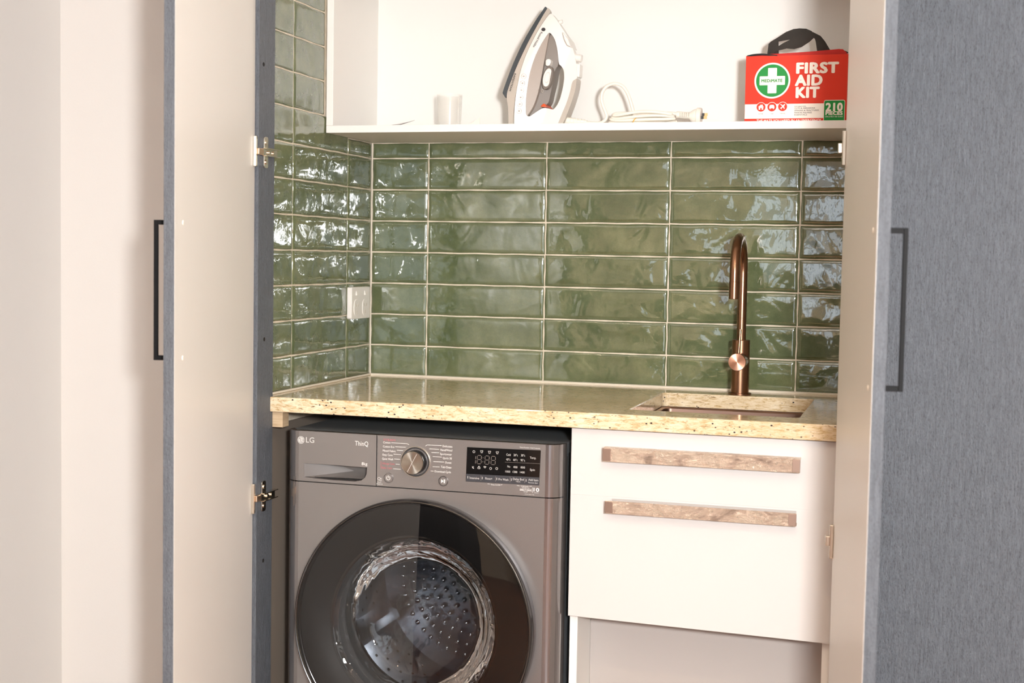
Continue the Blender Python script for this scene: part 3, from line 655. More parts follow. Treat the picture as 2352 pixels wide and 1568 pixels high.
# drum
drum = MB().lathe([(.165, -.545), (.172, -.535), (.236, -.530), (.240, -.520), (.240, -.22), (.232, -.205), (.10, -.195), (.0, -.190)], DO, 96).build('drum', 'drum', wm, 50, fix=False)
MB().lathe([(.168, -.590), (.200, -.600), (.226, -.607), (.226, -.598), (.200, -.575), (.185, -.555), (.168, -.550)], DO, 80, close=True).build('door_gasket', 'rubber', wm, 50)
m = MB(); 
for i in range(36):
    for j in range(9):
        a = 2*math.pi*(i+.5*(j % 2))/36; y = -.50+j*.032; c = Vector((DC.x+.2392*math.cos(a), y, DC.z+.2392*math.sin(a))); rd = Vector((-math.cos(a), 0, -math.sin(a)))
        m.cyl(c, c+rd*.0012, .0036, .0028, n=6)
o = m.build('drum_perforation', 'darkhole', drum); tag(o, kind='stuff')
m = MB()
for j in range(1, 9):
    k = 6*j
    for i in range(k):
        a = 2*math.pi*i/k+.1*j; rr = .022*j; c = Vector((DC.x+rr*math.cos(a), -.192-.00006*j*j*10, DC.z+rr*math.sin(a))); m.cyl(c, c+Vector((0, -.0035, 0)), .0062, .0028, n=8)
o = m.build('drum_dimples', 'drum', drum, 60); tag(o, kind='stuff')
for k in range(3):
    a = R(205+120*k); er = Vector((math.cos(a), 0, math.sin(a))); et = Vector((-math.sin(a), 0, math.cos(a))); c = Vector((DC.x, 0, DC.z))
    m = MB(); 
    for y, s in ((-.51, .6), (-.48, 1), (-.26, 1), (-.23, .6)):
        m.v += [c+er*.2395+et*(-.03*s)+Vector((0, y, 0)), c+er*(.2395-.045*s)+et*(-.010*s)+Vector((0, y, 0)), c+er*(.2395-.045*s)+et*(.010*s)+Vector((0, y, 0)), c+er*.2395+et*(.03*s)+Vector((0, y, 0))]
    for i in range(3): m.f += [(i*4+j, i*4+j+1, i*4+4+j+1, i*4+4+j) for j in range(3)]
    m.f += [(0, 1, 2, 3), (12, 15, 14, 13)]; m.build('drum_paddle', 'drum', drum, 40)
for x in (WX0+.05, WX1-.05):
    for y in (-.55, -.1): MB().cyl((x, y, FLOOR), (x, y, FLOOR+.013), .022, n=20).build('foot', 'black', wm)

# batten and side filler ------------------------------------------
bt2 = bx(.0035, .0425, -.586, -.556, -.0655, -BENCH_T-.0004).build('support_batten', 'pine', None, bevel=.0008)
tag(bt2, 'short pine batten under the left end of the granite benchtop', 'batten')
fl = thing('filler_panel', (-.01, -.62, FLOOR), 'narrow charcoal filler panel with screw holes beside the left tiles', 'panel')
bx(-.0445, .0195, -.6585, -.5865, FLOOR, CEIL-.002).build('board', 'char', fl, bevel=.0006)
for yy, zz in ((-.6391, .690), (-.6285, .1234), (-.6265, -.3443)):
    m = MB().cyl((.0194, yy, zz), (.0199, yy, zz), .0043, n=16); m.build('screw_hole', 'darkhole', fl)

# ------------------------------------------------------------------ cupboard doors
def cupboard_door(H, E, side, label):
    H, E = Vector((H[0], H[1], 0)), Vector((E[0], E[1], 0)); d = (E-H); W = .595; a = math.atan2(d.y, d.x)
    t = thing('cupboard_door', (H.x, H.y, -.85), label, 'door', a); MW = t.matrix_world
    s = 1 if side == 'L' else -1            # +1: inner face looks along local +y
    def loc(mb): return mb.map(lambda p: MW @ Vector((p.x, p.y*s, p.z+.85)))
    loc(MB().box(0, W, -.0182, -.0004, -.85, 1.40)).build('board', 'char', t, bevel=.0006)
    loc(MB().box(.0006, W-.0006, -.0004, 0, -.849, 1.399)).build('inner_face', 'inner', t)
    hx = W-.050; z0, z1 = .1255, .3515; w = .0040
    b = loc(MB().box(hx-w, hx+w, -.018-.030, -.018-.0235, z0-w, z1+w)).build('handle', 'blackmetal', t, bevel=.0007)
    for z in (z0, z1): loc(MB().box(hx-w, hx+w, -.0414, -.0183, z-w, z+w)).build('handle_leg', 'blackmetal', b, bevel=.0005)
    for z in (z0, z1): loc(MB().cyl((hx, .0001, z), (hx, .0016, z), .0044, .0036, n=16)).build('screw_cap', 'plastic_cream', t, 40)
    for zc in (.5105, -.2060, 1.2):
        fl_ = loc(MB().box(.003, .016, .0002, .0070, zc-.031, zc+.031)).build('hinge', 'chrome', t, bevel=.0012)
        if side == 'L':
            yb = -.6585
            MB().box(.012, .0265, yb-.012, yb+.010, zc-.0065, zc+.0065).build('arm_link', 'hinge_copper', fl_, bevel=.0012)
            am = MB().box(.0232, .0250, yb+.009, yb+.074, zc-.0085, zc+.0085).box(.0250, .0330, yb+.009, yb+.074, zc-.0085, zc-.0070).box(.0250, .0330, yb+.009, yb+.074, zc+.0070, zc+.0085)
            am.build('arm', 'chrome', fl_)
            m = MB().cyl((.0250, yb+.035, zc), (.0285, yb+.035, zc), .0042, n=16).cyl((.0250, yb+.055, zc), (.0285, yb+.055, zc), .0042, n=16); m.build('arm_screws', 'chrome', fl_, 40)
            MB().prism([rrect(yb+.018, yb+.036, zc-.032, zc+.032, .005, 4)], .0200, .0232).map(lambda p: Vector((p.y, p.x, p.z))).build('mounting_plate', 'chrome', fl_, bevel=.0006)
            for dz in (-.020, .020): MB().cyl((.0232, yb+.027, zc+dz), (.0252, yb+.027, zc+dz), .0048, n=16).build('plate_screw', 'chrome', fl_, 40)
        else:
            loc(MB().box(-.004, .010, .0060, .0140, zc-.009, zc+.009)).build('arm_link', 'chrome', fl_, bevel=.0012)
    return t
cupboard_door((.0115, -.6605), (.1630, -1.2400), 'L', 'left cupboard door standing open with cream inner face and charcoal edge')
cupboard_door((1.1915, -.6605), (1.2690, -1.2400), 'R', 'right cupboard door standing open beside the first aid kit')

# tall charcoal cabinet on the right ------------------------------
tc = thing('tall_cabinet', (1.6, -.35, FLOOR), 'tall charcoal woodgrain cabinet at the right edge of the photo', 'cabinet')
bx(1.218, 1.925, -.636, -.02, FLOOR+.08, CEIL-.02).build('carcass', 'char', tc)
bx(1.217, 1.926, -.656, -.6375, FLOOR+.09, CEIL-.03).build('door_panel', 'char', tc, bevel=.0008)
bx(1.23, 1.91, -.60, -.05, FLOOR, FLOOR+.08).build('plinth', 'black', tc)

# ------------------------------------------------------------------ steam iron (standing on its heel)
YI = -.150
def zi(x, y): return (1130+x*.19133, y*.19133)
def ip(pts):
    o = []
    for x, y in pts:
        q = at(*zi(x, y), YI); o.append((q.x, max(q.z, SH+.0005)))
    return o
ir = thing('steam_iron', (at(1250, 280, YI).x, YI, SH), 'white and grey steam iron standing upright on its heel on the shelf', 'iron')
ZTIP, ZB = at(1255, 16, YI).z, SH
def hw(x, z, k=1.0, minw=.006):
    t = max(0, min(1, (ZTIP+.004-z)/(ZTIP-ZB))); return YI-(max(minw, .053*math.sin(min(1, t*1.15)*math.pi/2)**.85*k))
def side_d(x, z):     # distance from the sole plate line
    a = Vector(ip([(655, 85)])[0]); b = Vector(ip([(230, 1180)])[0]); d = (b-a).normalized(); p = Vector((x, z))-a; return max(0, d.x*p.y-d.y*p.x)
def sym(f): return f, (lambda x, z: 2*YI-f(x, z))
f, b = sym(lambda x, z: hw(x, z, 1.03))
sole = [(640, 90), (600, 160), (560, 230), (430, 500), (330, 760), (260, 970), (205, 1145), (215, 1165), (245, 1210), (252, 1195), (262, 1120), (305, 985), (372, 795), (472, 542), (590, 275), (640, 165), (668, 108), (655, 84)]
MB().relief([ip(sole)], f, b).build('sole_plate', 'iron_dark', ir, 40, bevel=.0025)
f, b = sym(lambda x, z: hw(x, z, 1.0))
skirt = [(672, 104), (640, 168), (590, 279), (472, 547), (372, 800), (305, 990), (260, 1130), (252, 1205), (272, 1300), (276, 1420), (276, 1570), (325, 1570), (330, 1420), (340, 1300), (370, 1090), (400, 900), (460, 680), (560, 430), (640, 270), (715, 150), (685, 102)]
MB().relief([ip(skirt)], f, b).build('skirt', 'iron_grey', ir, 40, bevel=.002)
def shellw(x, z): dd_ = side_d(x, z); return hw(x, z, 1.0-.62*min(1, max(0, dd_-.02)/.075))+.0008
f, b = sym(shellw)
outer = [(716, 152), (800, 255), (880, 380), (950, 490), (1003, 640), (1030, 760), (1046, 950), (1030, 960), (990, 985), (960, 1120), (915, 1260), (860, 1390), (815, 1500), (810, 1570), (327, 1570), (332, 1420), (342, 1300), (372, 1090), (402, 900), (462, 680), (562, 430), (642, 270)]
hole = [(722, 402), (780, 480), (812, 600), (830, 790), (848, 797), (878, 840), (888, 900), (890, 960), (872, 1080), (842, 1200), (800, 1285), (760, 1328), (715, 1312), (640, 1305), (560, 1365), (500, 1412), (470, 1415), (468, 1250), (482, 1100), (512, 900), (562, 720), (622, 570), (690, 440)]
MB().relief([ip(outer), ip(hole[::-1])], f, b).build('body_shell', 'plastic_white', ir, 40, bevel=.003, seg=3)
tank = [(722, 406), (680, 700), (660, 860), (620, 1100), (560, 1290), (490, 1400), (472, 1408), (470, 1250), (484, 1100), (514, 900), (564, 720), (624, 570), (690, 445)]
f, b = sym(lambda x, z: hw(x, z, 1.0-.30*min(1, max(0, side_d(x, z)-.02)/.075))+.002)
MB().relief([ip(tank)], f, b).build('water_tank', 'tank', ir, 40, bevel=.001)
tank2 = [(722, 404), (776, 482), (808, 600), (826, 790), (784, 850), (765, 990), (735, 1110), (705, 1250), (636, 1300), (562, 1360), (500, 1408), (490, 1402), (560, 1290), (620, 1100), (660, 860), (680, 700)]
f, b = sym(lambda x, z: hw(x, z, .88-.5*min(1, max(0, side_d(x, z)-.03)/.07))+.004)
MB().relief([ip(tank2)], f, b).build('inner_cheek', 'tank_dark', ir, 40, bevel=.001)
hh = [(1044, 952), (1030, 962), (990, 988), (962, 1120), (918, 1260), (862, 1390), (818, 1500), (814, 1570), (850, 1570), (925, 1390), (982, 1240), (1030, 1080)]
f, b = sym(lambda x, z: YI-.0205); MB().relief([ip(hh)], f, b).build('handle_heel', 'iron_grey', ir, 40, bevel=.003)
def iy(x, y): q = at(*zi(x, y), YI); return hw(q.x, q.z, .88-.5*min(1, max(0, side_d(q.x, q.z)-.03)/.07))
c = ip([(725, 962)])[0]; yy = YI-.040
m = MB().cyl((c[0]+.002, yy+.012, c[1]), (c[0]-.001, yy-.004, c[1]), .0255, n=40)
el = lambda p: Vector((c[0]+(p.x-c[0])*.50+(p.z-c[1])*.17, p.y, p.z))
dial = m.map(el).build('temperature_dial', 'tank_dark', ir, 40, bevel=.001)
MB().cyl((c[0]-.001+.002, yy-.0045, c[1]), (c[0]+.001, yy-.007, c[1]), .0205, n=40).map(el).build('dial_cap', 'plastic_white', dial, 40, bevel=.0008)
MB().lathe([(.0110, -.0001), (.0110, -.0006), (.0118, -.0006), (.0118, -.0001)], (c[0]+.001, yy-.0071, c[1]), 32, close=True).map(el).build('dial_mark', 'iron_grey', dial)
MB().prism([ip([(700, 760), (712, 742), (745, 738), (765, 752), (762, 780), (745, 815), (720, 826), (700, 812)])], YI-.043, YI-.02).build('steam_button', 'plastic_white', ir, bevel=.002)
MB().prism([ip([(636, 1300), (660, 1272), (680, 1264), (708, 1304)])], YI-.0385, YI+.02).build('pilot_lamp', 'orange', ir, bevel=.001)
q = ip([(660, 1118)])[0]; MB().lathe([(.0026, 0), (.0026, -.001), (.0036, -.001), (.0036, 0)], (q[0], YI-.0405, q[1]), 20, close=True).map(lambda p: Vector((q[0]+(p.x-q[0])*.7, p.y, p.z))).build('limit_mark', 'iron_grey', ir)
a, b_ = ip([(812, 272), (838, 262)]); MB().cyl((a[0]-.002, YI, a[1]), (b_[0]+.002, YI, b_[1]+.001), .0045, n=20).build('spray_nozzle', 'plastic_white', ir, 40, bevel=.001)
a, b_ = ip([(985, 690), (1085, 708)]); MB().cyl((a[0], YI-.004, a[1]), (b_[0], YI-.004, b_[1]), .0088, n=28).build('spray_knob', 'plastic_white', ir, 40, bevel=.0012)
MB().prism([ip([(1020, 770), (1076, 778), (1066, 935), (1030, 930)])], YI-.013, YI+.013).build('steam_trigger', 'plastic_white', ir, bevel=.0015)
MB().prism([ip([(882, 405), (950, 490), (985, 585), (940, 565), (905, 495)])], YI-.0305, YI+.0305).build('filler_flap', 'plastic_white', ir, bevel=.0015)
# lettering along the skirt and body
def slant_text(s, x0, y0, x1, y1, cap, Yf, mat, bold=0.0):
    vs, fs = font_mesh(s, bold); A = Vector(ip([(x0, y0)])[0]); B = Vector(ip([(x1, y1)])[0]); d = B-A; L = d.length; d.normalize(); nn = Vector((-d.y, d.x))
    a = min(p.x for p in vs); b = max(p.x for p in vs); sx = L/(b-a); sz = cap*.19133*mpp(YI)/CAPH; m = MB(); vv = []
    for p in vs:
        w = A+d*((p.x-a)*sx)+nn*(p.y*sz); vv.append((w.x, Yf(w.x, w.y)-.0022-p.z, w.y))
    m.add(vv, fs); m.build('lettering', mat, ir)
slant_text('Russell Hobbs', 622, 402, 540, 588, 26, lambda x, z: shellw(x, z), 'ink_black', .01)
slant_text('RAPIDSTEAM', 342, 912, 285, 1122, 21, lambda x, z: hw(x, z, 1.0), 'ink_black', .02)
q = ip([(651, 374)])[0]; m = MB().prism([circ(q[0], q[1], .0048, 24, .0040)], shellw(*q)-.0024, shellw(*q)-.0014); m.build('maker_emblem', 'ink_black', ir)
for x, y in ((449, 948), (435, 1031), (423, 1113), (412, 1196), (400, 1276), (390, 1357)):
    q = ip([(x, y)])[0]; yq = shellw(*q)
    m = MB().prism([circ(q[0], q[1], .0062, 28), circ(q[0], q[1], .0054, 28)[::-1]], yq-.0024, yq-.0014)
    for k in range(3): m.prism([[(q[0]-.0022+.0016*k, q[1]-.0016), (q[0]-.0012+.0016*k, q[1]-.0016), (q[0]-.0012+.0016*k, q[1]+.002), (q[0]-.0022+.0016*k, q[1]+.002)]], yq-.0024, yq-.0014)
    m.build('feature_symbol', 'ink_soft', ir)
# cord with its boot, coil, tie and plug
def cpx(x, y): return (1280+x*.17007, 160+y*.17007)
def cp3(x, y, Y=YI): q = at(*cpx(x, y), Y); return Vector((q.x, Y, max(q.z, SH+.0036)))
boot = MB().tube([cp3(70, 690), cp3(140, 688), cp3(250, 700), cp3(400, 715)], lambda t: .0095-.0045*t, 20)
bo = boot.build('cord_boot', 'plastic_cream', ir, 45)
m = MB()
for k in range(6): p = cp3(130+45*k, 690+4*k); m.lathe([(.0092-.0007*k, -.0012), (.0100-.0007*k, 0), (.0092-.0007*k, .0012)], (0, 0, 0), 20, 'y', True) if False else m.tube([p, p+Vector((.0022, 0, -.0002))], .0098-.0006*k, 20)
m.build('boot_ribs', 'plastic_cream', bo, 45)
loop = [cp3(395, 716), cp3(480, 722), cp3(570, 722), cp3(640, 695), cp3(672, 640), cp3(655, 575), cp3(612, 480), cp3(592, 380), cp3(612, 285), cp3(680, 210), cp3(780, 182), cp3(880, 212), cp3(950, 310), cp3(1000, 460), cp3(1040, 620), cp3(1060, 700), cp3(1075, 735)]
cord = MB().tube(loop, .0037, 10, smooth=2).build('power_cord', 'cord', ir, 60)
rr = random.Random(5)
for k in range(5):
    za = SH+.0042+.0068*k; y0 = YI-.012+.006*(k % 2); xa = at(*cpx(700+18*k, 600), YI).x; xb = at(*cpx(1640-22*k, 600), YI).x; pts = []
    for i in range(37):
        t = 2*math.pi*i/36; cxx, rx = (xa+xb)/2, (xb-xa)/2
        pts.append((cxx+rx*math.cos(t), y0+.014*math.sin(t), za+.0025*math.sin(2*t+k)+.0012*math.sin(3*t)))
    MB().tube(pts, .0036, 9, caps=False).build('cord_coil', 'cord', cord, 60)
MB().tube([cp3(1350, 625), cp3(1420, 600), cp3(1500, 585), cp3(1570, 592), cp3(1640, 610)], .0036, 9, smooth=2).build('cord_tail', 'cord', cord, 60)
MB().tube([cp3(1015, 760, YI-.03), cp3(1022, 700, YI-.032), cp3(1050, 662, YI-.030), cp3(1080, 645, YI-.012)], .0013, 6, smooth=2).build('twist_tie', 'tie', cord, 60)
PZ = cp3(1900, 632).z
px0, px1 = at(*cpx(1612, 620), YI).x, at(*cpx(1790, 620), YI).x; px2 = at(*cpx(1905, 630), YI).x
pl = MB().tube([(px0, YI, cp3(1620, 608).z), (px0+.006, YI, cp3(1640, 608).z), (px1, YI, cp3(1790, 625).z), (px2-.010, YI, PZ), (px2-.002, YI, PZ)], lambda t: .0075 if t < .3 else (.0075+.001*t if t < .6 else .0165), 24).build('plug', 'plastic_cream', cord, 50)
MB().cyl((px2-.004, YI, PZ), (px2+.007, YI, PZ-.0006), .0195, n=36).build('plug_face', 'plastic_cream', cord, 40, bevel=.0015)
m = MB()
for k in range(5): x = px0+.008+.0048*k; m.box(x, x+.0018, YI-.0092, YI+.0092, cp3(1700, 612).z-.0045, cp3(1700, 612).z+.0045)
m.build('strain_slots', 'ink_soft', cord)
for dz, dy in ((.0045, .004), (-.0030, -.006)):
    bx(px2+.007, px2+.013, YI+dy-.0008, YI+dy+.0008, PZ+dz-.0032, PZ+dz+.0032).build('pin_sleeve', 'black', cord)
    bx(px2+.013, px2+.020, YI+dy-.0008, YI+dy+.0008, PZ+dz-.0032, PZ+dz+.0032).build('pin', 'brass', cord)

# ------------------------------------------------------------------ first aid kit
YK = -.222
def zk(x, y): return (1680+x*.17222, 40+y*.17222)
def kp(pts): return poly_at([zk(x, y) for x, y in pts], YK)
KX0, KX1 = at(*zk(186, 900), YK).x, at(*zk(1545, 900), YK).x; KZ1 = at(*zk(188, 520), YK).z
fk = thing('first_aid_kit', ((KX0+KX1)/2, YK+.045, SH), 'red first aid kit box with black strap handles on the shelf', 'first aid kit')
KD = .088
m = MB().box(KX0, KX1, YK, YK+.0012, SH+.0004, KZ1).box(KX0, KX0+.0012, YK+.0012, YK+KD, SH+.0004, KZ1+.0015).box(KX1-.0012, KX1, YK+.0012, YK+KD, SH+.0004, KZ1+.0015).box(KX0+.0012, KX1-.0012, YK+.0012, YK+KD, SH+.0004, SH+.0014)
m.build('card_sleeve', 'red', fk)
m = MB().box(KX0, KX1, YK+KD, YK+KD+.0012, SH+.0004, KZ1+.0120); m.build('sleeve_back', 'cardedge', fk)
m = MB(); nx_ = 24
prof = []
for i in range(nx_+1):
    t = i/nx_; x = KX0+.003+(KX1-KX0-.006)*t; zt = KZ1+.0045+.009*t**2-.006*math.exp(-(t/.06)**2)-.010*math.exp(-((1-t)/.03)**2)
    prof.append((x, zt))
m.prism([[(KX0+.003, SH+.002)]+[(KX1-.003, SH+.002)]+prof[::-1]], YK+.006, YK+KD-.004).build('bag', 'redbag', fk, bevel=.004)
m = MB()
xl = [zk(210, 515), zk(300, 494), zk(420, 488), zk(520, 498), zk(610, 510)]; m.tube([at(u, v, YK+.004) for u, v in xl], .0014, 8, smooth=2)
xl = [zk(235, 517), zk(330, 502), zk(430, 496), zk(540, 508), zk(615, 514)]; m.tube([at(u, v, YK+.001) for u, v in xl], .0011, 8, smooth=2)
xl = [zk(1285, 448), zk(1350, 435), zk(1430, 434), zk(1510, 450), zk(1556, 472)]; m.tube([at(u, v, YK+.010) for u, v in xl], .0014, 8, smooth=2)
m.build('bag_piping', 'piping', fk, 60)
def ribbon(upper, lower, y0, y1, name):
    U_ = poly_at([zk(*p) for p in upper], YK+.035); L_ = poly_at([zk(*p) for p in lower], YK+.035); n = min(len(U_), len(L_)); m = MB()
    for i in range(n):
        y = y0+(y1-y0)*i/(n-1); th = .0011
        m.v += [Vector((U_[i][0], y-th, U_[i][1])), Vector((U_[i][0], y+th, U_[i][1])), Vector((L_[i][0], y+th, L_[i][1])), Vector((L_[i][0], y-th, L_[i][1]))]
    for i in range(n-1): m.f += [(i*4+j, i*4+(j+1) % 4, i*4+4+(j+1) % 4, i*4+4+j) for j in range(4)]
    m.f += [(0, 1, 2, 3), ((n-1)*4+3, (n-1)*4+2, (n-1)*4+1, (n-1)*4)]; return m
hA = MB()
for r_ in (ribbon([(466, 540), (470, 470), (478, 400), (486, 335)], [(622, 540), (622, 470), (621, 390), (620, 300)], YK+.050, YK+.050, ''),
           ribbon([(486, 338), (512, 310), (600, 258), (720, 180), (820, 142), (900, 133), (990, 138), (1060, 168), (1112, 212)], [(500, 345), (620, 306), (740, 285), (850, 273), (930, 262), (1000, 255), (1050, 250), (1090, 262), (1112, 275)], YK+.052, YK+.046, ''),
           ribbon([(1085, 190), (1190, 245), (1250, 320), (1300, 405), (1322, 440), (1310, 540)], [(1105, 262), (1122, 320), (1132, 380), (1140, 440), (1142, 490), (1142, 540)], YK+.040, YK+.036, '')):
    hA.v, hA.f = hA.v+r_.v, hA.f+[tuple(len(hA.v)+i for i in f_) for f_ in r_.f]
hA.build('strap_handle', 'web', fk)
ribbon([(512, 520), (530, 478), (590, 420), (700, 350), (850, 272), (960, 215), (1060, 190), (1100, 206)], [(545, 520), (580, 480), (640, 448), (740, 423), (840, 428), (940, 398), (1040, 330), (1112, 262)], YK+.020, YK+.034, '').build('strap_handle', 'web', fk)
# printing on the sleeve
def kt(lst, mat, lift=.0012, bold=0.0):
    m = MB()
    for s, x0, x1, base, cap in lst: u0, v0 = zk(x0, base); u1, _ = zk(x1, base); text(m, s, u0, u1, v0, cap*.17222, YK, bold, lift)
    m.build('lettering', mat, fk)
c = kp([(545, 843)])[0]; kpx = .17222*mpp(YK, 1800, 200)
def flat(loops, mat, lift, name): MB().prism(loops, YK-lift, YK-lift+.0002).build(name, mat, fk)
flat([circ(c[0], c[1], 237*kpx, 56)], 'cardwhite', .0003, 'emblem_border'); flat([circ(c[0], c[1], 214*kpx, 56)], 'green', .0006, 'emblem_disc')
k = kpx; cr = MB().prism([rrect(c[0]-59*k, c[0]+59*k, c[1]-168*k, c[1]+168*k, 9*k, 3)], YK-.0009, YK-.0007).prism([rrect(c[0]-168*k, c[0]+168*k, c[1]-59*k, c[1]+59*k, 9*k, 3)], YK-.00091, YK-.0007); cr.build('emblem_cross', 'cardwhite', fk)
kt([('MEDiMATE', 400, 680, 866, 38)], 'green', .0013, .035)
kt([('FIRST', 862, 1432, 744, 131), ('AID', 845, 1215, 907, 131), ('KIT', 855, 1175, 1068, 131)], 'cardwhite', .0008, .055)
z_a, z_b = kp([(185, 1160)])[0][1], kp([(185, 1352)])[0][1]; xR = kp([(1228, 1250)])[0][0]
flat([[(KX0+.0003, z_b), (xR, z_b), (xR, z_a), (KX0+.0003, z_a)]], 'cardwhite', .0003, 'white_band')
gx0, gx1 = kp([(1230, 1250)])[0][0], kp([(1513, 1250)])[0][0]; gz = kp([(1300, 1102)])[0][1]
flat([rrect(gx0, gx1, SH+.002, gz, 24*k, 5)], 'cardwhite', .0005, 'badge_border'); flat([rrect(gx0+6*k, gx1-6*k, SH+.003, gz-7*k, 20*k, 5)], 'green', .0007, 'badge')
kt([('210', 1254, 1484, 1247, 100), ('PIECES', 1254, 1484, 1300, 44)], 'cardwhite', .0011, .05); kt([('CPR & FIRST AID GUIDE', 1250, 1484, 1332, 16)], 'cardwhite', .0011, .01)
for x, y in ((395, 1197), (540, 1194), (683, 1190)):
    q = kp([(x, y)])[0]; flat([circ(q[0], q[1], 65*k, 32)], 'cardwhite', .0006, 'icon_border'); flat([circ(q[0], q[1], 59*k, 32)], 'red', .0008, 'icon_disc')
def ico(x, y, pts, nm): q = kp([(x, y)])[0]; flat([[(q[0]+a*k, q[1]+b*k) for a, b in pts]], 'cardwhite', .0011, nm)
ico(395, 1197, [(-40, 0), (0, 36), (14, 24), (14, 34), (24, 34), (24, 14), (40, 0), (30, 0), (30, -34), (9, -34), (9, -10), (-9, -10), (-9, -34), (-30, -34), (-30, 0)], 'home_icon')
ico(540, 1194, [(-34, 2), (-26, 24), (-18, 28), (18, 28), (26, 24), (34, 2), (34, -18), (28, -18), (28, -28), (18, -28), (18, -18), (-18, -18), (-18, -28), (-28, -28), (-28, -18), (-34, -18)], 'car_icon')
ico(683, 1190, [(-34, 30), (-26, 36), (2, 18), (26, 36), (34, 30), (18, 6), (28, -26), (22, -32), (4, -8), (-12, -22), (-12, -34), (-18, -36), (-22, -24), (-34, -20), (-32, -14), (-20, -12), (-6, 6)], 'plane_icon')
kt([('HOME', 360, 423, 1293, 13), ('CAR', 515, 560, 1291, 13), ('TRAVEL', 645, 722, 1288, 13), ('SUITABLE FOR:', 840, 996, 1194, 14), ('CUTS & ABRASIONS', 840, 1115, 1221, 19), ('SPRAINS & FRACTURES', 838, 1167, 1251, 19), ('MINOR INJURIES', 838, 1072, 1280, 19), ('ESSENTIALS', 838, 1008, 1308, 19)], 'inkgrey', .0008, .006)
kt([('THE MATE YOU NEED IN AN EMERGENCY', 335, 1195, 1399, 36)], 'cardwhite', .0006, .012)

# ------------------------------------------------------------------ small things on the shelf
cu = thing('measuring_cup', (.2445, -.12, SH), 'translucent white plastic measuring cup on the shelf left of the iron', 'cup')
MB().lathe([(0, .0012), (.0255, .0012), (.0262, .003), (.0295, .085), (.0302, .086), (.0302, .0845), (.0275, .003), (.027, .0004), (0, .0004)], (.2445, -.12, SH), 48, 'z').build('wall', 'frost', cu, 40)
MB().tube([(.2445+.0262, -.1335, SH+.004), (.2445+.0282, -.1345, SH+.075), (.2445+.031, -.136, SH+.083)], .0012, 6).build('pouring_ridge', 'plastic_white', cu, 60)
def sheet(name, pts, mat, label, cat):
    n = len(pts); m = MB().add([Vector(p) for p in pts]+[Vector(p)+Vector((0, .0004, .0006)) for p in pts], [tuple(range(n)), tuple(range(n, 2*n))[::-1]]+[(i, (i+1) % n, n+(i+1) % n, n+i) for i in range(n)])
    return tag(m.build(name, mat), label, cat)
e1 = at(921, 281.5, -.20); e0 = at(800, 287, -.20)
m = MB(); gx = [e0.x+(e1.x+.004-e0.x)*i/10 for i in range(11)]
for i, x in enumerate(gx):
    t = i/10; zt = SH+.0008+(.0145*max(0, (t-.35)/.65)**1.1 if t > .35 else .0)+.006*math.exp(-((t-.05)/.14)**2)
    zb = SH+.0008+(zt-SH)*1.7; m.v += [Vector((x, -.255, SH+.0006)), Vector((x, -.12, zb)), Vector((x, -.12, zb+.0007)), Vector((x, -.255, SH+.0013))]
for i in range(10): m.f += [(i*4+j, i*4+(j+1) % 4, i*4+4+(j+1) % 4, i*4+4+j) for j in range(4)]
m.f += [(0, 1, 2, 3), (43, 42, 41, 40)]
tag(m.build('leaflet', 'lilac', None, 40), 'curled lilac grey paper leaflet lying at the left end of the shelf', 'paper')
p0, p1 = at(1074, 289, -.13), at(1102, 270, -.13); p2 = at(1102, 289, -.13)
m = MB().prism([[(p0.x-.012, SH+.0006), (p2.x, SH+.0006), (p1.x, p1.z), (p0.x, p0.z)]], -.131, -.1295); tag(m.build('folded_card', 'plastic_cream'), 'small folded white card standing beside the measuring cup', 'card')

# ------------------------------------------------------------------ the room behind the camera: windows, joinery, lamps
def window(name, x0, x1, z0, z1, axis, c, mat, npane, label):
    w = bpy.data.objects.new(name, None); COL.objects.link(w); w['kind'] = 'structure'; w['label'] = label
    fn = (lambda p: p) if axis == 'y' else (lambda p: Vector((c-(p.y-c), p.x, p.z)))
    W_ = (x1-x0)/npane; fr = .045
    m = MB().box(x0-fr, x1+fr, c, c+.06, z1, z1+fr).box(x0-fr, x1+fr, c, c+.06, z0-fr, z0)
    for i in range(npane+1): m.box(x0+W_*i-fr/2, x0+W_*i+fr/2, c, c+.06, z0, z1)
    m.map(fn).build('window_frame', 'alu', w)
    for i in range(npane): MB().box(x0+W_*i+fr/2+.001, x0+W_*(i+1)-fr/2-.001, c+.012, c+.016, z0+.001, z1-.001).map(fn).build('pane', mat, w)
window('window_1', 1.25, 3.25, FLOOR+.06, 1.05, 'y', -6.998, 'sky_door', 2, 'glazed sliding door in the wall opposite')
window('window_2', .10, .80, .10, .95, 'y', -6.998, 'sky_kit', 2, 'kitchen window in the wall opposite')
window('window_3', 3.45, 4.33, -.6, 1.1, 'y', -6.998, 'sky_side', 1, 'narrow sidelight at the right end of the wall opposite')
pu = thing('pantry_unit', (-1.0, -4.7, FLOOR), 'tall dark pantry unit across the room', 'cabinet')
bx(-1.28, -.66, -5.1, -4.5, FLOOR+.08, 1.35).build('carcass', 'darkroom', pu, bevel=.002)
for x in (-1.278, -.968): bx(x, x+.306, -4.499, -4.48, FLOOR+.09, 1.34).build('door_panel', 'darkroom', pu, bevel=.002)
bx(-1.26, -.68, -5.08, -4.55, FLOOR, FLOOR+.08).build('plinth', 'black', pu)
kb = thing('kitchen_bench', (.6, -6.6, FLOOR), 'dark kitchen bench under the kitchen window across the room', 'cabinet')
bx(-.4, 1.55, -6.98, -6.42, FLOOR+.1, -.05).build('carcass', 'darkroom', kb, bevel=.002)
bx(-.42, 1.57, -6.98, -6.38, -.05, -.01).build('worktop', 'granite', kb, bevel=.003)
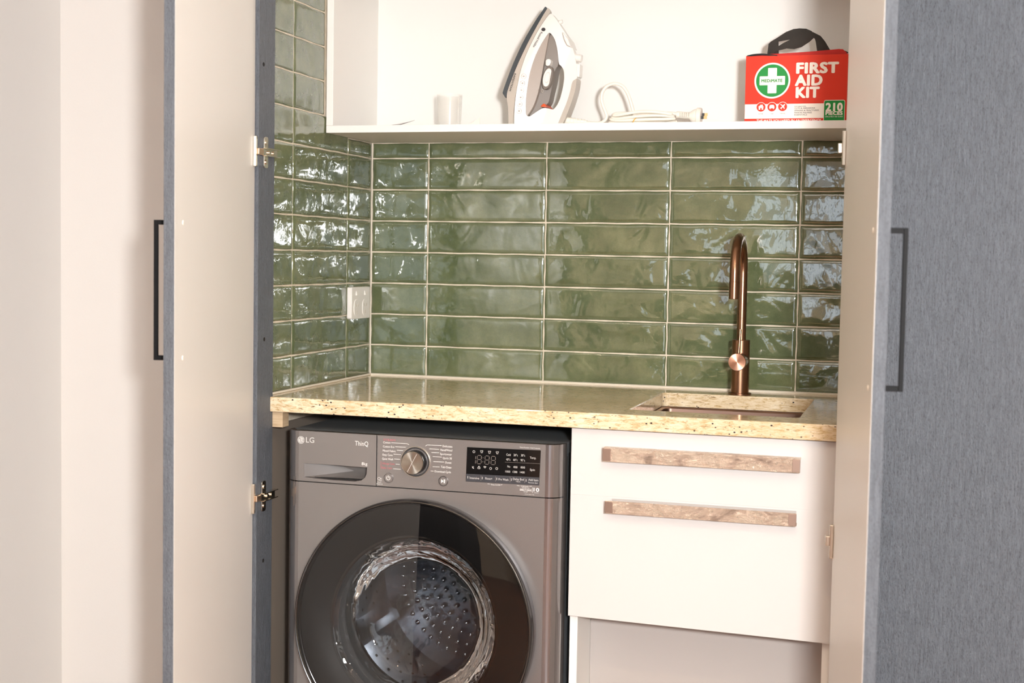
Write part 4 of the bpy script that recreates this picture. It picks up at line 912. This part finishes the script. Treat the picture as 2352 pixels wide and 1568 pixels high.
bx(-.38, 1.53, -6.95, -6.48, FLOOR, FLOOR+.1).build('plinth', 'black', kb)
def downlight(x, y, where, watt):
    t = thing('downlight', (x, y, CEIL-.012), 'round recessed ceiling downlight '+where, 'light', group='ceiling downlights')
    MB().lathe([(.040, .010), (.055, .0), (.056, .011)], (x, y, CEIL-.0115), 32, 'z', True).build('trim_ring', 'plastic_white', t, 40)
    MB().cyl((x, y, CEIL-.004), (x, y, CEIL-.006), .040, n=24).build('lamp_lens', 'led', t)
    l = bpy.data.lights.new('downlight_lamp', 'AREA'); l.shape = 'DISK'; l.size = .08; l.energy = watt; l.color = (1.0, .74, .48); l.spread = R(130)
    o = bpy.data.objects.new('downlight_lamp', l); COL.objects.link(o); o.parent = t; o.matrix_world = Matrix.Translation((x, y, CEIL-.016))
for x, y, w in ((-.1, -2.5, 'to the left of the open cupboard'), (1.35, -2.5, 'straight in front of the cupboard'), (.1, -4.6, 'in front of the dark pantry unit'), (1.35, -4.6, 'in the middle of the room'), (2.9, -2.9, 'near the right wall of the room'), (-1.7, -3.2, 'near the left wall of the room'), (-1.7, -5.9, 'added in the far left corner to brighten the room'), (.1, -6.0, 'added above the kitchen bench to brighten the room'), (1.9, -6.0, 'added in front of the glazed sliding door to brighten the room')): downlight(x, y, w, 26.0 if y < -5 else (4.0 if x < 0 else DOWNLIGHT_W))  # the three at the far end are added to brighten the room
lp = thing('floor_lamp', (1.66, -3.40, FLOOR), 'slim floor lamp with a small bright globe standing in the room', 'lamp')
MB().lathe([(0, 0), (.13, 0), (.13, .012), (.02, .02), (0, .02)], (1.66, -3.40, FLOOR), 40, 'z').build('base', 'blackmetal', lp, 40)
MB().cyl((1.66, -3.40, FLOOR+.02), (1.66, -3.40, .360), .010, n=16).build('pole', 'blackmetal', lp, 40)
MB().cyl((1.66, -3.40, .360), (1.66, -3.40, .380), .028, .034, n=24).build('socket_cup', 'blackmetal', lp, 40)
MB().lathe([(.085*math.sin(math.pi*i/16), .460-.085*math.cos(math.pi*i/16)) for i in range(17)], (1.66, -3.40, 0), 24, 'z').build('globe', 'globe', lp, 60)
bpy.context.view_layer.update()
